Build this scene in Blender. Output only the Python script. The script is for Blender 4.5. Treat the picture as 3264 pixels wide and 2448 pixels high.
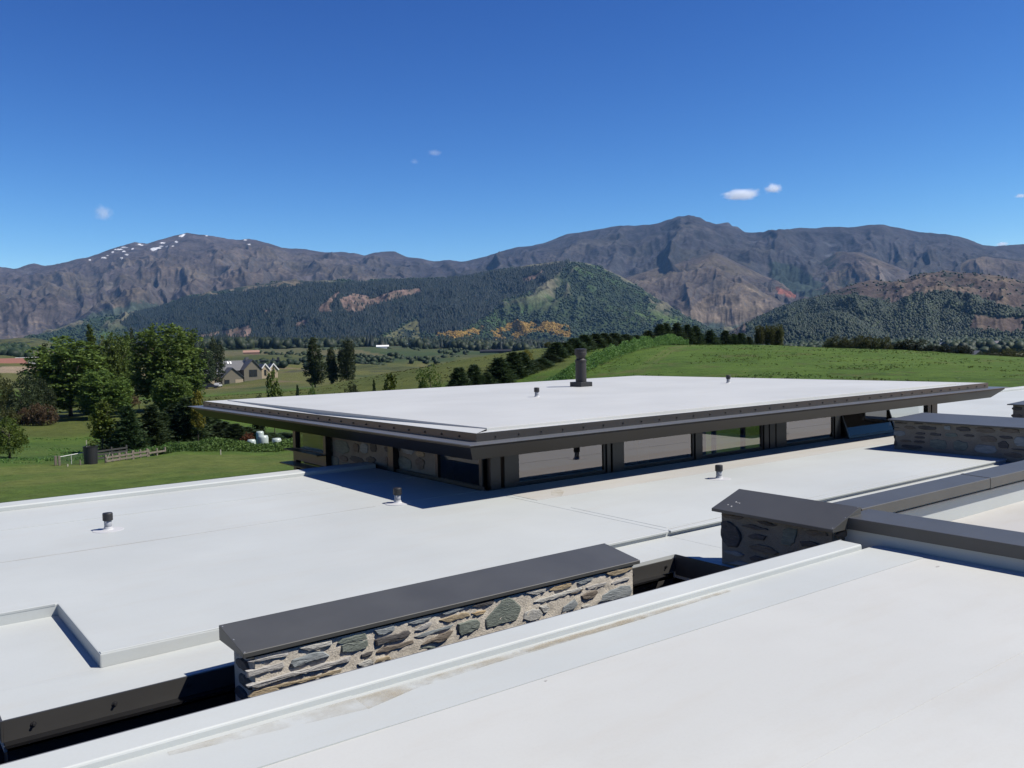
import bpy, bmesh, math, random
import numpy as np
from mathutils import Vector, Matrix
rad = math.radians
random.seed(7); rng = np.random.default_rng(7)
for o in list(bpy.data.objects): bpy.data.objects.remove(o)
sc = bpy.context.scene; C = sc.collection

# ------------------------------------------------------------------ camera
# world axes follow the house: X runs along the long roof edges, Y across them, the eye stands at (0,0,6.2)
CZ = 6.2; FPX = 2805.0
R = np.array([[0.7986411841, 0.0479122594, -0.5998972199],
              [-0.6014101339, 0.0273228922, -0.7984731119],
              [-0.0218657238, 0.9984777789, 0.0506361053]])
cam = bpy.data.cameras.new('camera'); co = bpy.data.objects.new('camera', cam); C.objects.link(co)
cam.sensor_width = 36.0; cam.lens = 36.0 * FPX / 3264.0; cam.clip_end = 60000; cam.clip_start = 0.1
M = Matrix([list(R[0]) + [0], list(R[1]) + [0], list(R[2]) + [CZ], [0, 0, 0, 1]])
co.matrix_world = M; sc.camera = co

# ------------------------------------------------------------------ sky and sun
SUN_EL, SUN_AZ = 52.0, -43.0
w = bpy.data.worlds.new('World'); sc.world = w; w.use_nodes = True
nt = w.node_tree; nt.nodes.clear()
sky = nt.nodes.new('ShaderNodeTexSky'); sky.sky_type = 'NISHITA'; sky.sun_disc = False
sky.sun_elevation = rad(SUN_EL); sky.sun_rotation = rad(90 - SUN_AZ)
sky.altitude = 2000; sky.air_density = 1.0; sky.dust_density = 0.0; sky.ozone_density = 10.0
bg = nt.nodes.new('ShaderNodeBackground'); bg.inputs[1].default_value = 0.053
ow = nt.nodes.new('ShaderNodeOutputWorld')
# deepen the clear mountain air: each channel of the sky by its own power
sp_ = nt.nodes.new('ShaderNodeSeparateColor'); cb_ = nt.nodes.new('ShaderNodeCombineColor'); nt.links.new(sky.outputs[0], sp_.inputs[0])
for k_, (pw_, ml_) in enumerate(((2.25, 0.66), (1.85, 0.57), (1.25, 1.0))):
    m1 = nt.nodes.new('ShaderNodeMath'); m1.operation = 'POWER'; m1.inputs[1].default_value = pw_; nt.links.new(sp_.outputs[k_], m1.inputs[0])
    m2 = nt.nodes.new('ShaderNodeMath'); m2.operation = 'MULTIPLY'; m2.inputs[1].default_value = ml_; nt.links.new(m1.outputs[0], m2.inputs[0]); nt.links.new(m2.outputs[0], cb_.inputs[k_])
nt.links.new(cb_.outputs[0], bg.inputs[0]); nt.links.new(bg.outputs[0], ow.inputs[0])
sd = Vector((math.cos(rad(SUN_EL)) * math.cos(rad(SUN_AZ)), math.cos(rad(SUN_EL)) * math.sin(rad(SUN_AZ)), math.sin(rad(SUN_EL))))
sl = bpy.data.lights.new('sun', 'SUN'); sl.energy = 5.0; sl.angle = rad(0.53); sl.color = (1.0, 0.945, 0.865)
so = bpy.data.objects.new('sun', sl); C.objects.link(so); so.location = (30, -20, 60); so.rotation_euler = sd.to_track_quat('Z', 'Y').to_euler()
vs = sc.view_settings; vs.view_transform = 'Standard'; vs.look = 'None'; vs.exposure = 0.64; vs.gamma = 1.0; vs.use_curve_mapping = False
sc.cycles.max_bounces = 8; sc.cycles.transparent_max_bounces = 16; sc.cycles.volume_bounces = 20
sc.cycles.use_denoising = True

# ------------------------------------------------------------------ geometry helpers
def ray(x, y):
    x = np.asarray(x, float); y = np.asarray(y, float)
    c = np.stack([(x - 1632) / FPX, -(y - 1224) / FPX, -np.ones_like(x)], -1)
    return c @ R.T
def on_z(x, y, z):
    r = ray(x, y); t = (z - CZ) / r[..., 2]; return np.stack([r[..., 0] * t, r[..., 1] * t, CZ + r[..., 2] * t], -1)
def on_x(x, y, X):
    r = ray(x, y); t = X / r[..., 0]; return np.stack([r[..., 0] * t, r[..., 1] * t, CZ + r[..., 2] * t], -1)
def on_y(x, y, Y):
    r = ray(x, y); t = Y / r[..., 1]; return np.stack([r[..., 0] * t, r[..., 1] * t, CZ + r[..., 2] * t], -1)
def hor(x): return 1128 + (np.asarray(x, float) + 480) * (-128.0 / 5845)
def head(x):
    """unit horizontal direction of a bearing"""
    r = ray(x, hor(x)); n = np.hypot(r[..., 0], r[..., 1]); return np.stack([r[..., 0] / n, r[..., 1] / n], -1)
def slope_of(x, y):
    r = ray(x, y); return r[..., 2] / np.hypot(r[..., 0], r[..., 1])
def proj(P):
    q = (np.asarray(P, float) - np.array([0, 0, CZ])) @ R
    return 1632 + FPX * q[..., 0] / -q[..., 2], 1224 - FPX * q[..., 1] / -q[..., 2]

def tag(o, label=None, cat=None, group=None, kind=None):
    if label: o['label'] = label
    if cat: o['category'] = cat
    if group: o['group'] = group
    if kind: o['kind'] = kind
    return o
ROOTLOC = {}
def thing(name, loc, label, cat, group=None, rz=0.0):
    o = bpy.data.objects.new(name, None); C.objects.link(o); o.location = loc; o.rotation_euler = (0, 0, rz)
    o.empty_display_size = 0.3
    return tag(o, label, cat, group)
def link(name, me, parent=None, mat=None, world=True):
    """one mesh object; meshes are built in world coordinates, so a part is moved back by its root's location"""
    o = bpy.data.objects.new(name, me); C.objects.link(o)
    if mat is not None:
        me.materials.clear()
        for m in (mat if isinstance(mat, (list, tuple)) else [mat]): me.materials.append(m)
    if parent is not None:
        o.parent = parent
        if world and parent.type == 'EMPTY' and parent.parent is None: o.location = -Vector(parent.location)
    return o
def mesh(vs_, fs, smooth=False, name='m'):
    me = bpy.data.meshes.new(name)
    me.from_pydata([tuple(map(float, v)) for v in vs_], [], [tuple(map(int, f)) for f in fs]); me.update()
    if smooth: me.polygons.foreach_set('use_smooth', [True] * len(me.polygons))
    return me
def fast_mesh(V, F, smooth=False, name='m'):
    """V (n,3), F (m,k) arrays with equal sided faces"""
    V = np.ascontiguousarray(V, np.float32); F = np.ascontiguousarray(F, np.int32); m, k = F.shape
    me = bpy.data.meshes.new(name); me.vertices.add(len(V)); me.vertices.foreach_set('co', V.ravel())
    me.loops.add(m * k); me.loops.foreach_set('vertex_index', F.ravel())
    me.polygons.add(m); me.polygons.foreach_set('loop_start', np.arange(0, m * k, k, dtype=np.int32))
    me.polygons.foreach_set('loop_total', np.full(m, k, np.int32))
    if smooth: me.polygons.foreach_set('use_smooth', np.ones(m, bool))
    me.update(calc_edges=True); return me
def set_color(me, col, name='cover'):
    a = me.attributes.new(name, 'FLOAT_COLOR', 'POINT')
    c = np.ones((len(me.vertices), 4), np.float32); c[:, :3] = np.asarray(col) * K; a.data.foreach_set('color', c.ravel())
class MB:
    """collects shapes for one mesh"""
    def __init__(s): s.v = []; s.f = []
    def add(s, v, f):
        n = len(s.v); s.v += [tuple(p) for p in v]; s.f += [tuple(i + n for i in q) for q in f]; return s
    def box(s, a, b):
        (x0, y0, z0), (x1, y1, z1) = a, b
        return s.add([(x0, y0, z0), (x1, y0, z0), (x1, y1, z0), (x0, y1, z0), (x0, y0, z1), (x1, y0, z1), (x1, y1, z1), (x0, y1, z1)],
                     [(0, 3, 2, 1), (4, 5, 6, 7), (0, 1, 5, 4), (1, 2, 6, 5), (2, 3, 7, 6), (3, 0, 4, 7)])
    def prism_x(s, prof, x0, x1, closed=True):
        """profile of (y,z) points swept along X"""
        n = len(prof); v = [(x0, y, z) for y, z in prof] + [(x1, y, z) for y, z in prof]
        f = [(i, (i + 1) % n, n + (i + 1) % n, n + i) for i in range(n if closed else n - 1)]
        if closed: f += [tuple(range(n - 1, -1, -1)), tuple(range(n, 2 * n))]
        return s.add(v, f)
    def prism_y(s, prof, y0, y1, closed=True):
        n = len(prof); v = [(x, y0, z) for x, z in prof] + [(x, y1, z) for x, z in prof]
        f = [(i, (i + 1) % n, n + (i + 1) % n, n + i) for i in range(n if closed else n - 1)]
        if closed: f += [tuple(range(n - 1, -1, -1)), tuple(range(n, 2 * n))]
        return s.add(v, f)
    def poly(s, pts, z0, z1):
        """horizontal polygon slab; z1 may be a function of (x,y)"""
        n = len(pts); zt = (lambda x, y: z1) if not callable(z1) else z1
        v = [(x, y, z0) for x, y in pts] + [(x, y, zt(x, y)) for x, y in pts]
        return s.add(v, [tuple(range(n - 1, -1, -1)), tuple(range(n, 2 * n))] + [(i, (i + 1) % n, n + (i + 1) % n, n + i) for i in range(n)])
    def lathe(s, prof, c, n=20, ax='z'):
        """(radius, height) pairs turned about a vertical axis through c"""
        v = []; f = []
        for r, h in prof:
            for i in range(n):
                a = 2 * math.pi * i / n
                d = (r * math.cos(a), r * math.sin(a), h)
                if ax == 'y': d = (d[0], h, d[1])
                v.append((c[0] + d[0], c[1] + d[1], c[2] + d[2]))
        for k in range(len(prof) - 1):
            for i in range(n):
                j = (i + 1) % n; f.append((k * n + i, k * n + j, (k + 1) * n + j, (k + 1) * n + i))
        f.append(tuple(range(n - 1, -1, -1))); f.append(tuple((len(prof) - 1) * n + i for i in range(n)))
        return s.add(v, f)
    def tube(s, pts, r, n=6):
        pts = [Vector(p) for p in pts]; rs = r if isinstance(r, (list, tuple)) else [r] * len(pts); v = []; f = []
        for k, p in enumerate(pts):
            t = (pts[min(k + 1, len(pts) - 1)] - pts[max(k - 1, 0)]).normalized()
            a = t.orthogonal().normalized(); b = t.cross(a)
            for i in range(n):
                q = 2 * math.pi * i / n; v.append(p + (a * math.cos(q) + b * math.sin(q)) * rs[k])
        for k in range(len(pts) - 1):
            for i in range(n):
                j = (i + 1) % n; f.append((k * n + i, k * n + j, (k + 1) * n + j, (k + 1) * n + i))
        f.append(tuple(range(n - 1, -1, -1))); f.append(tuple((len(pts) - 1) * n + i for i in range(n)))
        return s.add(v, f)
    def me(s, name='m', bevel=0.0, smooth=False):
        m = mesh(s.v, s.f, smooth, name)
        bm = bmesh.new(); bm.from_mesh(m); bmesh.ops.recalc_face_normals(bm, faces=bm.faces)
        if bevel:
            bmesh.ops.bevel(bm, geom=[e for e in bm.edges if len(e.link_faces) == 2 and e.calc_face_angle(0) > 0.5], offset=bevel, segments=2, affect='EDGES', profile=0.6)
        bm.to_mesh(m); bm.free(); return m
    def put(s, name, mat, parent=None, bevel=0.0, smooth=False): return link(name, s.me(name, bevel, smooth), parent, mat)

# ------------------------------------------------------------------ materials
K = 1 / 1.95          # colours below were noted off sunlit surfaces; K brings them down to base colours
def kk(c): return tuple(v * K for v in c)
def newmat(name):
    m = bpy.data.materials.new(name); m.use_nodes = True; t = m.node_tree; t.nodes.clear()
    out = t.nodes.new('ShaderNodeOutputMaterial'); b = t.nodes.new('ShaderNodeBsdfPrincipled'); t.links.new(b.outputs[0], out.inputs[0])
    return m, t, b, out
def N(t, kind, **kw):
    n = t.nodes.new(kind)
    for k, v in kw.items():
        if k.startswith('i_'): n.inputs[k[2:].replace('_', ' ')].default_value = v
        else: setattr(n, k, v)
    return n
def noise(t, scale, detail=4, rough=0.55, coord=None, stretch=None, obj=False):
    n = N(t, 'ShaderNodeTexNoise'); n.inputs['Scale'].default_value = scale; n.inputs['Detail'].default_value = detail; n.inputs['Roughness'].default_value = rough
    if coord is None:
        g = N(t, 'ShaderNodeNewGeometry') if not obj else N(t, 'ShaderNodeTexCoord'); coord = g.outputs['Position'] if not obj else g.outputs['Object']
    if stretch is not None:
        mp = N(t, 'ShaderNodeMapping'); mp.inputs['Scale'].default_value = stretch; t.links.new(coord, mp.inputs[0]); coord = mp.outputs[0]
    t.links.new(coord, n.inputs['Vector']); return n.outputs['Fac']
def ramp(t, fac, stops):
    r = N(t, 'ShaderNodeValToRGB'); e = r.color_ramp.elements
    while len(e) < len(stops): e.new(0.5)
    for i, (p, c) in enumerate(stops): e[i].position = p; e[i].color = (*c, 1) if len(c) == 3 else c
    t.links.new(fac, r.inputs[0]); return r.outputs[0]
def mix(t, fac, a, b, mode='MIX'):
    m = N(t, 'ShaderNodeMix', data_type='RGBA', blend_type=mode)
    for s, v in ((m.inputs[0], fac), (m.inputs[6], a), (m.inputs[7], b)):
        if isinstance(v, (int, float)): s.default_value = v
        elif isinstance(v, tuple): s.default_value = (*v, 1)
        else: t.links.new(v, s)
    return m.outputs[2]
def bump(t, b, h, strength, dist):
    n = N(t, 'ShaderNodeBump'); n.inputs['Strength'].default_value = strength; n.inputs['Distance'].default_value = dist
    t.links.new(h, n.inputs['Height']); t.links.new(n.outputs[0], b.inputs['Normal'])
def simple(name, col, rough=0.5, metal=0.0, spec=0.5, var=0.12, scale=3.0, bmp=0.0, bscale=40, bdist=0.005, obj=False, raw=False):
    col = col if raw else kk(col)
    m, t, b, o = newmat(name); b.inputs['Roughness'].default_value = rough; b.inputs['Metallic'].default_value = metal; b.inputs['Specular IOR Level'].default_value = spec
    f = noise(t, scale, 5, 0.6, obj=obj)
    t.links.new(ramp(t, f, [(0.3, tuple(c * (1 - var) for c in col)), (0.7, tuple(min(1, c * (1 + var)) for c in col))]), b.inputs['Base Color'])
    if bmp: bump(t, b, noise(t, bscale, 4, 0.6, obj=obj), bmp, bdist)
    return m
def membrane(name, col, dust=(0.66, 0.60, 0.50), amt=0.25):
    col = kk(col); dust = kk(dust); m, t, b, o = newmat(name); b.inputs['Roughness'].default_value = 0.55; b.inputs['Specular IOR Level'].default_value = 0.35
    big = noise(t, 0.45, 5, 0.55); fine = noise(t, 2.3, 6, 0.65, stretch=(0.35, 1.6, 1)); grain = noise(t, 55, 3, 0.6)
    c1 = ramp(t, big, [(0.35, tuple(c * 0.93 for c in col)), (0.68, tuple(min(1, c * 1.035) for c in col))])
    c2 = mix(t, ramp(t, fine, [(0.5, (0, 0, 0)), (0.85, (amt,) * 3)]), c1, dust)
    c3 = mix(t, ramp(t, grain, [(0.3, (0.06,) * 3), (0.6, (0, 0, 0))]), c2, tuple(c * 0.6 for c in col))
    t.links.new(c3, b.inputs['Base Color'])
    bump(t, b, noise(t, 1.1, 3, 0.5), 0.25, 0.012); return m
MEM = membrane('roof_membrane', (0.725, 0.765, 0.745))
MEM2 = membrane('roof_membrane_warm', (0.80, 0.815, 0.775), amt=0.3)
MEMP = membrane('roof_membrane_pavilion', (0.765, 0.785, 0.765), amt=0.3)
MEMG = membrane('roof_membrane_dusty', (0.72, 0.71, 0.67), dust=(0.60, 0.52, 0.38), amt=0.45)
def cap_metal(name, col, rough):
    col = kk(col)
    m, t, b, o = newmat(name); b.inputs['Roughness'].default_value = rough; b.inputs['Specular IOR Level'].default_value = 0.5
    f = noise(t, 1.7, 5, 0.6, stretch=(1, 1, 1)); g = noise(t, 420, 2, 0.5)
    c1 = ramp(t, f, [(0.3, tuple(c * 0.88 for c in col)), (0.7, tuple(c * 1.1 for c in col))])
    t.links.new(mix(t, ramp(t, g, [(0.62, (0, 0, 0)), (0.8, (0.3,) * 3)]), c1, (0.1, 0.1, 0.1)), b.inputs['Base Color'])
    bump(t, b, noise(t, 1.3, 2, 0.5), 0.12, 0.01); return m
CAP = cap_metal('dark_cap_metal', (0.096, 0.098, 0.092), 0.45)
GREYM = cap_metal('gutter_metal', (0.075, 0.073, 0.068), 0.45)
UPM = cap_metal('upstand_metal', (0.03, 0.031, 0.033), 0.4)
DARK = cap_metal('black_metal', (0.015, 0.015, 0.016), 0.4)
LIP = cap_metal('grey_edge_metal', (0.16, 0.17, 0.19), 0.38)
FASC = cap_metal('fascia_metal', (0.012, 0.012, 0.013), 0.42); FASC.node_tree.nodes['Principled BSDF'].inputs['Specular IOR Level'].default_value = 0.25
PIPE = simple('grey_pipe', (0.46, 0.48, 0.52), 0.5, var=0.06)
PCAP = simple('black_plastic', (0.022, 0.022, 0.024), 0.55, var=0.15)
FLASH = membrane('collar_membrane', (0.78, 0.79, 0.80), amt=0.1)
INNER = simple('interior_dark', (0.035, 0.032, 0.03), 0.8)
BOLT = simple('bolt_steel', (0.05, 0.05, 0.052), 0.5, metal=0.3)
WALLM = simple('house_cladding', (0.05, 0.05, 0.048), 0.7)
PAVE = simple('court_paving', (0.12, 0.115, 0.11), 0.85, scale=1.2, bmp=0.2)
def mortar_mat(name='mortar', k=1.0):
    k *= K
    m, t, b, o = newmat(name); b.inputs['Roughness'].default_value = 0.92; b.inputs['Specular IOR Level'].default_value = 0.15
    f = noise(t, 5, 6, 0.65); g = noise(t, 90, 3, 0.7)
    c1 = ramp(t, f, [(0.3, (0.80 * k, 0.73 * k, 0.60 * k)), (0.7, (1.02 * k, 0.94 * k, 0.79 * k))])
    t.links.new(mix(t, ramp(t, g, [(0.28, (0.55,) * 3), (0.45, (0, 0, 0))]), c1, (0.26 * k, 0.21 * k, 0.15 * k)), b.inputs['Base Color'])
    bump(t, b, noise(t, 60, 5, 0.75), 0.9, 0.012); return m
MORTAR = mortar_mat(); MORTAR_SHADE = mortar_mat('shaded_mortar', 0.38)  # second one is the same mortar with the shade put into its colour
def stone_mat(name, a, c, vein=(0.5, 0.5, 0.48), vamt=0.25):
    a, c, vein = (tuple(v * K * 1.3 for v in q) for q in (a, c, vein)); m, t, b, o = newmat(name); b.inputs['Roughness'].default_value = 0.75; b.inputs['Specular IOR Level'].default_value = 0.3
    lay = noise(t, 9, 6, 0.65, stretch=(0.6, 0.6, 3.2)); v = noise(t, 22, 4, 0.7, stretch=(0.5, 0.5, 2.0))
    c1 = ramp(t, lay, [(0.3, a), (0.7, c)])
    t.links.new(mix(t, ramp(t, v, [(0.58, (0, 0, 0)), (0.72, (vamt,) * 3)]), c1, vein), b.inputs['Base Color'])
    bump(t, b, noise(t, 30, 6, 0.7, stretch=(0.7, 0.7, 3.0)), 1.0, 0.014); return m
STONES = {
    'g': stone_mat('stone_green', (0.15, 0.18, 0.155), (0.245, 0.275, 0.235)),
    'b': stone_mat('stone_blue_grey', (0.20, 0.23, 0.24), (0.37, 0.40, 0.40)),
    'l': stone_mat('stone_light_grey', (0.36, 0.35, 0.33), (0.58, 0.56, 0.52), (0.65, 0.64, 0.6)),
    'd': stone_mat('stone_dark', (0.07, 0.068, 0.066), (0.13, 0.12, 0.115), (0.32, 0.31, 0.3), 0.35),
    'n': stone_mat('stone_brown', (0.14, 0.115, 0.09), (0.23, 0.195, 0.155)),
    't': stone_mat('stone_tan', (0.34, 0.27, 0.17), (0.47, 0.39, 0.26), (0.15, 0.12, 0.08), 0.5),
    'w': stone_mat('stone_pale', (0.42, 0.42, 0.39), (0.60, 0.59, 0.53), (0.25, 0.26, 0.24), 0.4),
    'o': stone_mat('stone_rusty', (0.34, 0.31, 0.22), (0.50, 0.34, 0.17), (0.55, 0.5, 0.42), 0.4)}
def glass_mat(name, refl, tint):
    m = bpy.data.materials.new(name); m.use_nodes = True; t = m.node_tree; t.nodes.clear()
    out = N(t, 'ShaderNodeOutputMaterial'); g = N(t, 'ShaderNodeBsdfGlossy'); g.inputs['Roughness'].default_value = 0.0; g.inputs['Color'].default_value = (0.95, 0.9, 0.9, 1)
    tr = N(t, 'ShaderNodeBsdfTransparent'); tr.inputs['Color'].default_value = (*tint, 1)
    lw = N(t, 'ShaderNodeLayerWeight'); lw.inputs['Blend'].default_value = 0.5
    pw = N(t, 'ShaderNodeMath', operation='POWER'); pw.inputs[1].default_value = 4.0; t.links.new(lw.outputs['Facing'], pw.inputs[0])
    ma = N(t, 'ShaderNodeMath', operation='MULTIPLY_ADD'); ma.inputs[1].default_value = 0.9; ma.inputs[2].default_value = refl; t.links.new(pw.outputs[0], ma.inputs[0])
    mx = N(t, 'ShaderNodeMixShader'); t.links.new(ma.outputs[0], mx.inputs[0]); t.links.new(tr.outputs[0], mx.inputs[1]); t.links.new(g.outputs[0], mx.inputs[2])
    t.links.new(mx.outputs[0], out.inputs[0]); return m
GLASS = glass_mat('tinted_glass', 0.18, (0.42, 0.44, 0.40))
GLASSD = glass_mat('dark_glass', 0.03, (0.25, 0.25, 0.25))
GLASSC = glass_mat('clear_glass', 0.03, (0.75, 0.78, 0.75))

# ================================================================== THE HOUSE
HZ = 0.0
house = thing('house', (10, 12, 0), 'low modern house with stepped white membrane roofs, dark metal edges and a raised glazed pavilion', 'house')
def part(name, mat, mb, bevel=0.0, smooth=False, parent=None, label=None):
    o = mb.put(name, mat, parent or house, bevel, smooth)
    if label: o['label'] = label
    return o
# ---- lower body walls and the sunken court between the two roofs
part('outer_wall', WALLM, MB().box((-8, 7.30, 0), (8.30, 15.86, 3.30)).box((24.2, 6.2, 0), (45.7, 16.3, 3.30)).box((8.302, 6.2, 0), (24.198, 9.8, 3.3)), label='dark cladding under the lower roof')
part('court_paving', PAVE, MB().box((-8, 4.6, -0.2), (7.66, 7.3, 0.15)))
part('front_wall', WALLM, MB().box((-8, -7, 0), (7.86, 4.84, 3.80)).box((7.862, -7, 0), (32, 5.10, 3.60)))
# ---- main lower roof
zl = 3.70
lower = part('lower_roof', MEM, MB().poly([(-8, 9.55), (1.52, 9.55), (1.52, 7.72), (8.28, 7.76), (8.28, 7.95), (8.28, 15.66), (-8, 15.66)], 3.34, zl)
             .poly([(8.282, 7.76), (26.2, 7.73), (46, 7.73), (46, 16.1), (23.3, 16.1), (23.3, 11.95), (8.282, 11.95)], 3.34, zl), bevel=0.012)
rec = lambda x, y: 3.585 + 0.05 * min(max((x - 1.5) / 6.0, 0), 1)
part('recessed_gutter_floor', MEM, MB().poly([(0.74, 7.06), (4.2, 7.06), (7.64, 7.06), (7.64, 7.755), (4.2, 7.74), (1.521, 7.715), (0.74, 7.715)], 3.36, rec)
     .poly([(0.74, 7.716), (1.519, 7.716), (1.519, 9.548), (0.74, 9.548)], 3.36, rec).poly([(-8, 8.6), (0.739, 8.6), (0.739, 9.548), (-8, 9.548)], 3.36, rec)
     .poly([(7.641, 5.3), (8.279, 5.3), (8.279, 7.756), (7.641, 7.756)], 3.36, rec))
part('recessed_strip', MEM, MB().poly([(8.284, 5.48), (30, 5.48), (30, 7.728), (8.284, 7.728)], 3.36, 3.635))
# rolled edges of the steps
def roll_x(x0, x1, y, z): return MB().prism_x([(y - 0.006, z - 0.02), (y - 0.008, z + 0.004), (y + 0.01, z + 0.007), (y + 0.05, z + 0.004), (y + 0.055, z - 0.02)], x0, x1)
part('edge_strip', MEM, roll_x(8.3, 26, 7.733, zl), bevel=0.003)
part('edge_strip', MEM, roll_x(1.53, 8.26, 7.735, zl + 0.001), bevel=0.003)
part('edge_strip', MEM, roll_x(-8, 1.5, 9.553, zl + 0.001), bevel=0.003)
# membrane sheets lapped over each other (a few millimetres proud)
def sheet(mat, pts, z, th=0.004, parent=lower):
    return part('membrane_sheet', mat, MB().poly(pts, z - 0.01, z + th), parent=parent)
sheet(MEM, [(-8, 11.9), (3.2, 11.86), (6.3, 11.93), (8.2, 11.92), (8.2, 13.9), (-8, 13.86)], zl, 0.0035)
sheet(MEM, [(-8, 13.95), (8.2, 13.98), (8.2, 15.6), (-8, 15.58)], zl, 0.006)
sheet(MEM, [(8.4, 7.9), (9.35, 7.88), (26, 7.95), (26, 9.8), (8.4, 9.8)], zl, 0.003)
sheet(MEMG, [(8.4, 10.6), (17.4, 10.62), (23.2, 10.3), (23.2, 11.3), (8.4, 11.45)], zl, 0.0042)
sheet(MEM, [(25, 11.7), (45, 12.1), (45, 13.7), (25, 13.3)], zl, 0.003)
SEAM = simple('seam_grey', (0.50, 0.49, 0.46), 0.7, var=.2)  # thin strips along the laps, darker than the membrane
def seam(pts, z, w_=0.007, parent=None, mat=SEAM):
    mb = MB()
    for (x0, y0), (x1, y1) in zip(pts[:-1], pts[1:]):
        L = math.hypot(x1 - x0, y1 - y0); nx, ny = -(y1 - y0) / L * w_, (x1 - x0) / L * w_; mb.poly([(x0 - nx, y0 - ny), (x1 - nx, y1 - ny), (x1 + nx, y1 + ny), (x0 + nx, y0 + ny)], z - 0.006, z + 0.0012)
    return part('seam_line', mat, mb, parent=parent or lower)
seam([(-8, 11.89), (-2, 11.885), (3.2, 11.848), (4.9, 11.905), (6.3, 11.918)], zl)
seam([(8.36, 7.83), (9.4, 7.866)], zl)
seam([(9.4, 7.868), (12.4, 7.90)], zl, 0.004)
# upstand along the far edge
def upstand(x0, x1, y): return MB().prism_x([(y, zl - 0.02), (y + 0.003, zl + 0.06), (y + 0.008, zl + 0.072), (y + 0.02, zl + 0.08), (y + 0.36, zl + 0.088), (y + 0.385, zl + 0.08), (y + 0.385, zl - 0.3), (y, zl - 0.3)], x0, x1)
part('roof_edge', MEM, upstand(-8, 8.28, 15.60), bevel=0.004, label='raised white kerb along the far roof edge')
part('roof_edge', MEM, upstand(23.35, 46, 16.12), bevel=0.004)
part('edge_flashing', DARK, MB().box((-8, 15.988, 3.40), (8.28, 16.004, 3.786)))
part('edge_flashing', DARK, MB().box((23.35, 16.508, 3.40), (46, 16.524, 3.786)))
# ---- dark gutter facing the court
GUT = part('gutter', GREYM, MB().box((0.74, 7.040, 3.44), (7.64, 7.058, 3.592)).box((0.725, 7.040, 3.44), (0.739, 8.59, 3.592)).box((7.626, 5.3, 3.40), (7.639, 7.0385, 3.64)), label='dark gutter fascia with bolt heads')
GUT2 = part('gutter_tray', FASC, MB().prism_x([(7.039, 3.425), (7.039, 3.440), (6.958, 3.436), (6.95, 3.446), (6.944, 3.446), (6.944, 3.425)], 0.74, 7.40), label='narrow tray below the gutter fascia')
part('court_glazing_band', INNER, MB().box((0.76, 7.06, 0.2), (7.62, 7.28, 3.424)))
bolt_me = MB().lathe([(0.0, 0.022), (0.010, 0.022), (0.010, 0.006), (0.020, 0.006), (0.020, 0.0)][::-1], (0, 0, 0), 8).me('bolt')
def bolts(places, parent, axis='y'):
    for p in places:
        b = link('bolt', bolt_me, parent, BOLT, world=False); b.location = p
        b.rotation_euler = (rad(90), 0, 0) if axis == 'y' else (0, rad(-90), 0)
bolts([(x, 7.040, 3.522) for x in np.arange(0.93, 7.6, 0.545)], GUT)
# ---- roof in front, nearest the eye
zf = 4.120
front = part('front_roof', MEM2, MB().poly([(-8, -7), (7.9, -7), (7.9, 4.66), (-8, 4.66)], 3.80, zf))
sheet(MEM, [(2.22, 4.15), (7.86, 4.12), (7.86, 4.655), (2.24, 4.655)], zf, 0.005, front)
sheet(MEM, [(-8, 4.18), (2.24, 4.147), (2.262, 4.655), (-8, 4.655)], zf, 0.009, front)
sheet(MEM2, [(-8, 2.45), (7.86, 2.5), (7.86, 4.118), (2.22, 4.146), (-8, 4.172)], zf, 0.002, front)
part('roof_edge', MEM, MB().prism_x([(4.650, zf - 0.02), (4.652, zf + 0.040), (4.656, zf + 0.050), (4.664, zf + 0.055), (4.78, zf + 0.057), (4.885, zf + 0.058), (4.885, zf - 0.3), (4.650, zf - 0.3)], -8, 7.62), bevel=0.002, smooth=False, label='raised white kerb along the near roof edge')
part('edge_flashing', LIP, MB().prism_x([(4.887, 3.78), (4.887, zf + 0.054), (4.894, zf + 0.058), (4.906, zf + 0.052), (4.906, 3.78)], -8, 7.66), bevel=0.002)
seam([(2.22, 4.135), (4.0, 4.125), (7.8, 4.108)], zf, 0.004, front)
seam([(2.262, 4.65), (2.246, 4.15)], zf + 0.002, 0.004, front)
# stains left by standing water along the fold
def stain(pts, z, mat): return part('water_stain', mat, MB().poly(pts, z - 0.004, z + 0.0008), parent=front)
def stain_mat():
    m, t, b, o = newmat('ochre_stain'); b.inputs['Roughness'].default_value = 0.6
    f = noise(t, 4.5, 6, 0.65); tr = N(t, 'ShaderNodeBsdfTransparent'); mx = N(t, 'ShaderNodeMixShader')
    b.inputs['Base Color'].default_value = (0.74 * K, 0.65 * K, 0.47 * K, 1)
    t.links.new(ramp(t, f, [(0.35, (0, 0, 0)), (0.75, (0.42,) * 3)]), mx.inputs[0]); t.links.new(tr.outputs[0], mx.inputs[1]); t.links.new(b.outputs[0], mx.inputs[2]); t.links.new(mx.outputs[0], o.inputs[0]); return m
STAIN = stain_mat()
stain([(1.2, 4.60), (4.6, 4.60), (4.6, 4.54), (3.2, 4.53), (2.6, 4.50), (2.25, 4.42), (2.0, 4.45), (1.2, 4.56)], zf + 0.0115, STAIN)
stain([(3.4, 4.606), (5.6, 4.606), (5.6, 4.57), (4.4, 4.54), (3.4, 4.555)], zf + 0.0135, STAIN)
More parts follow.
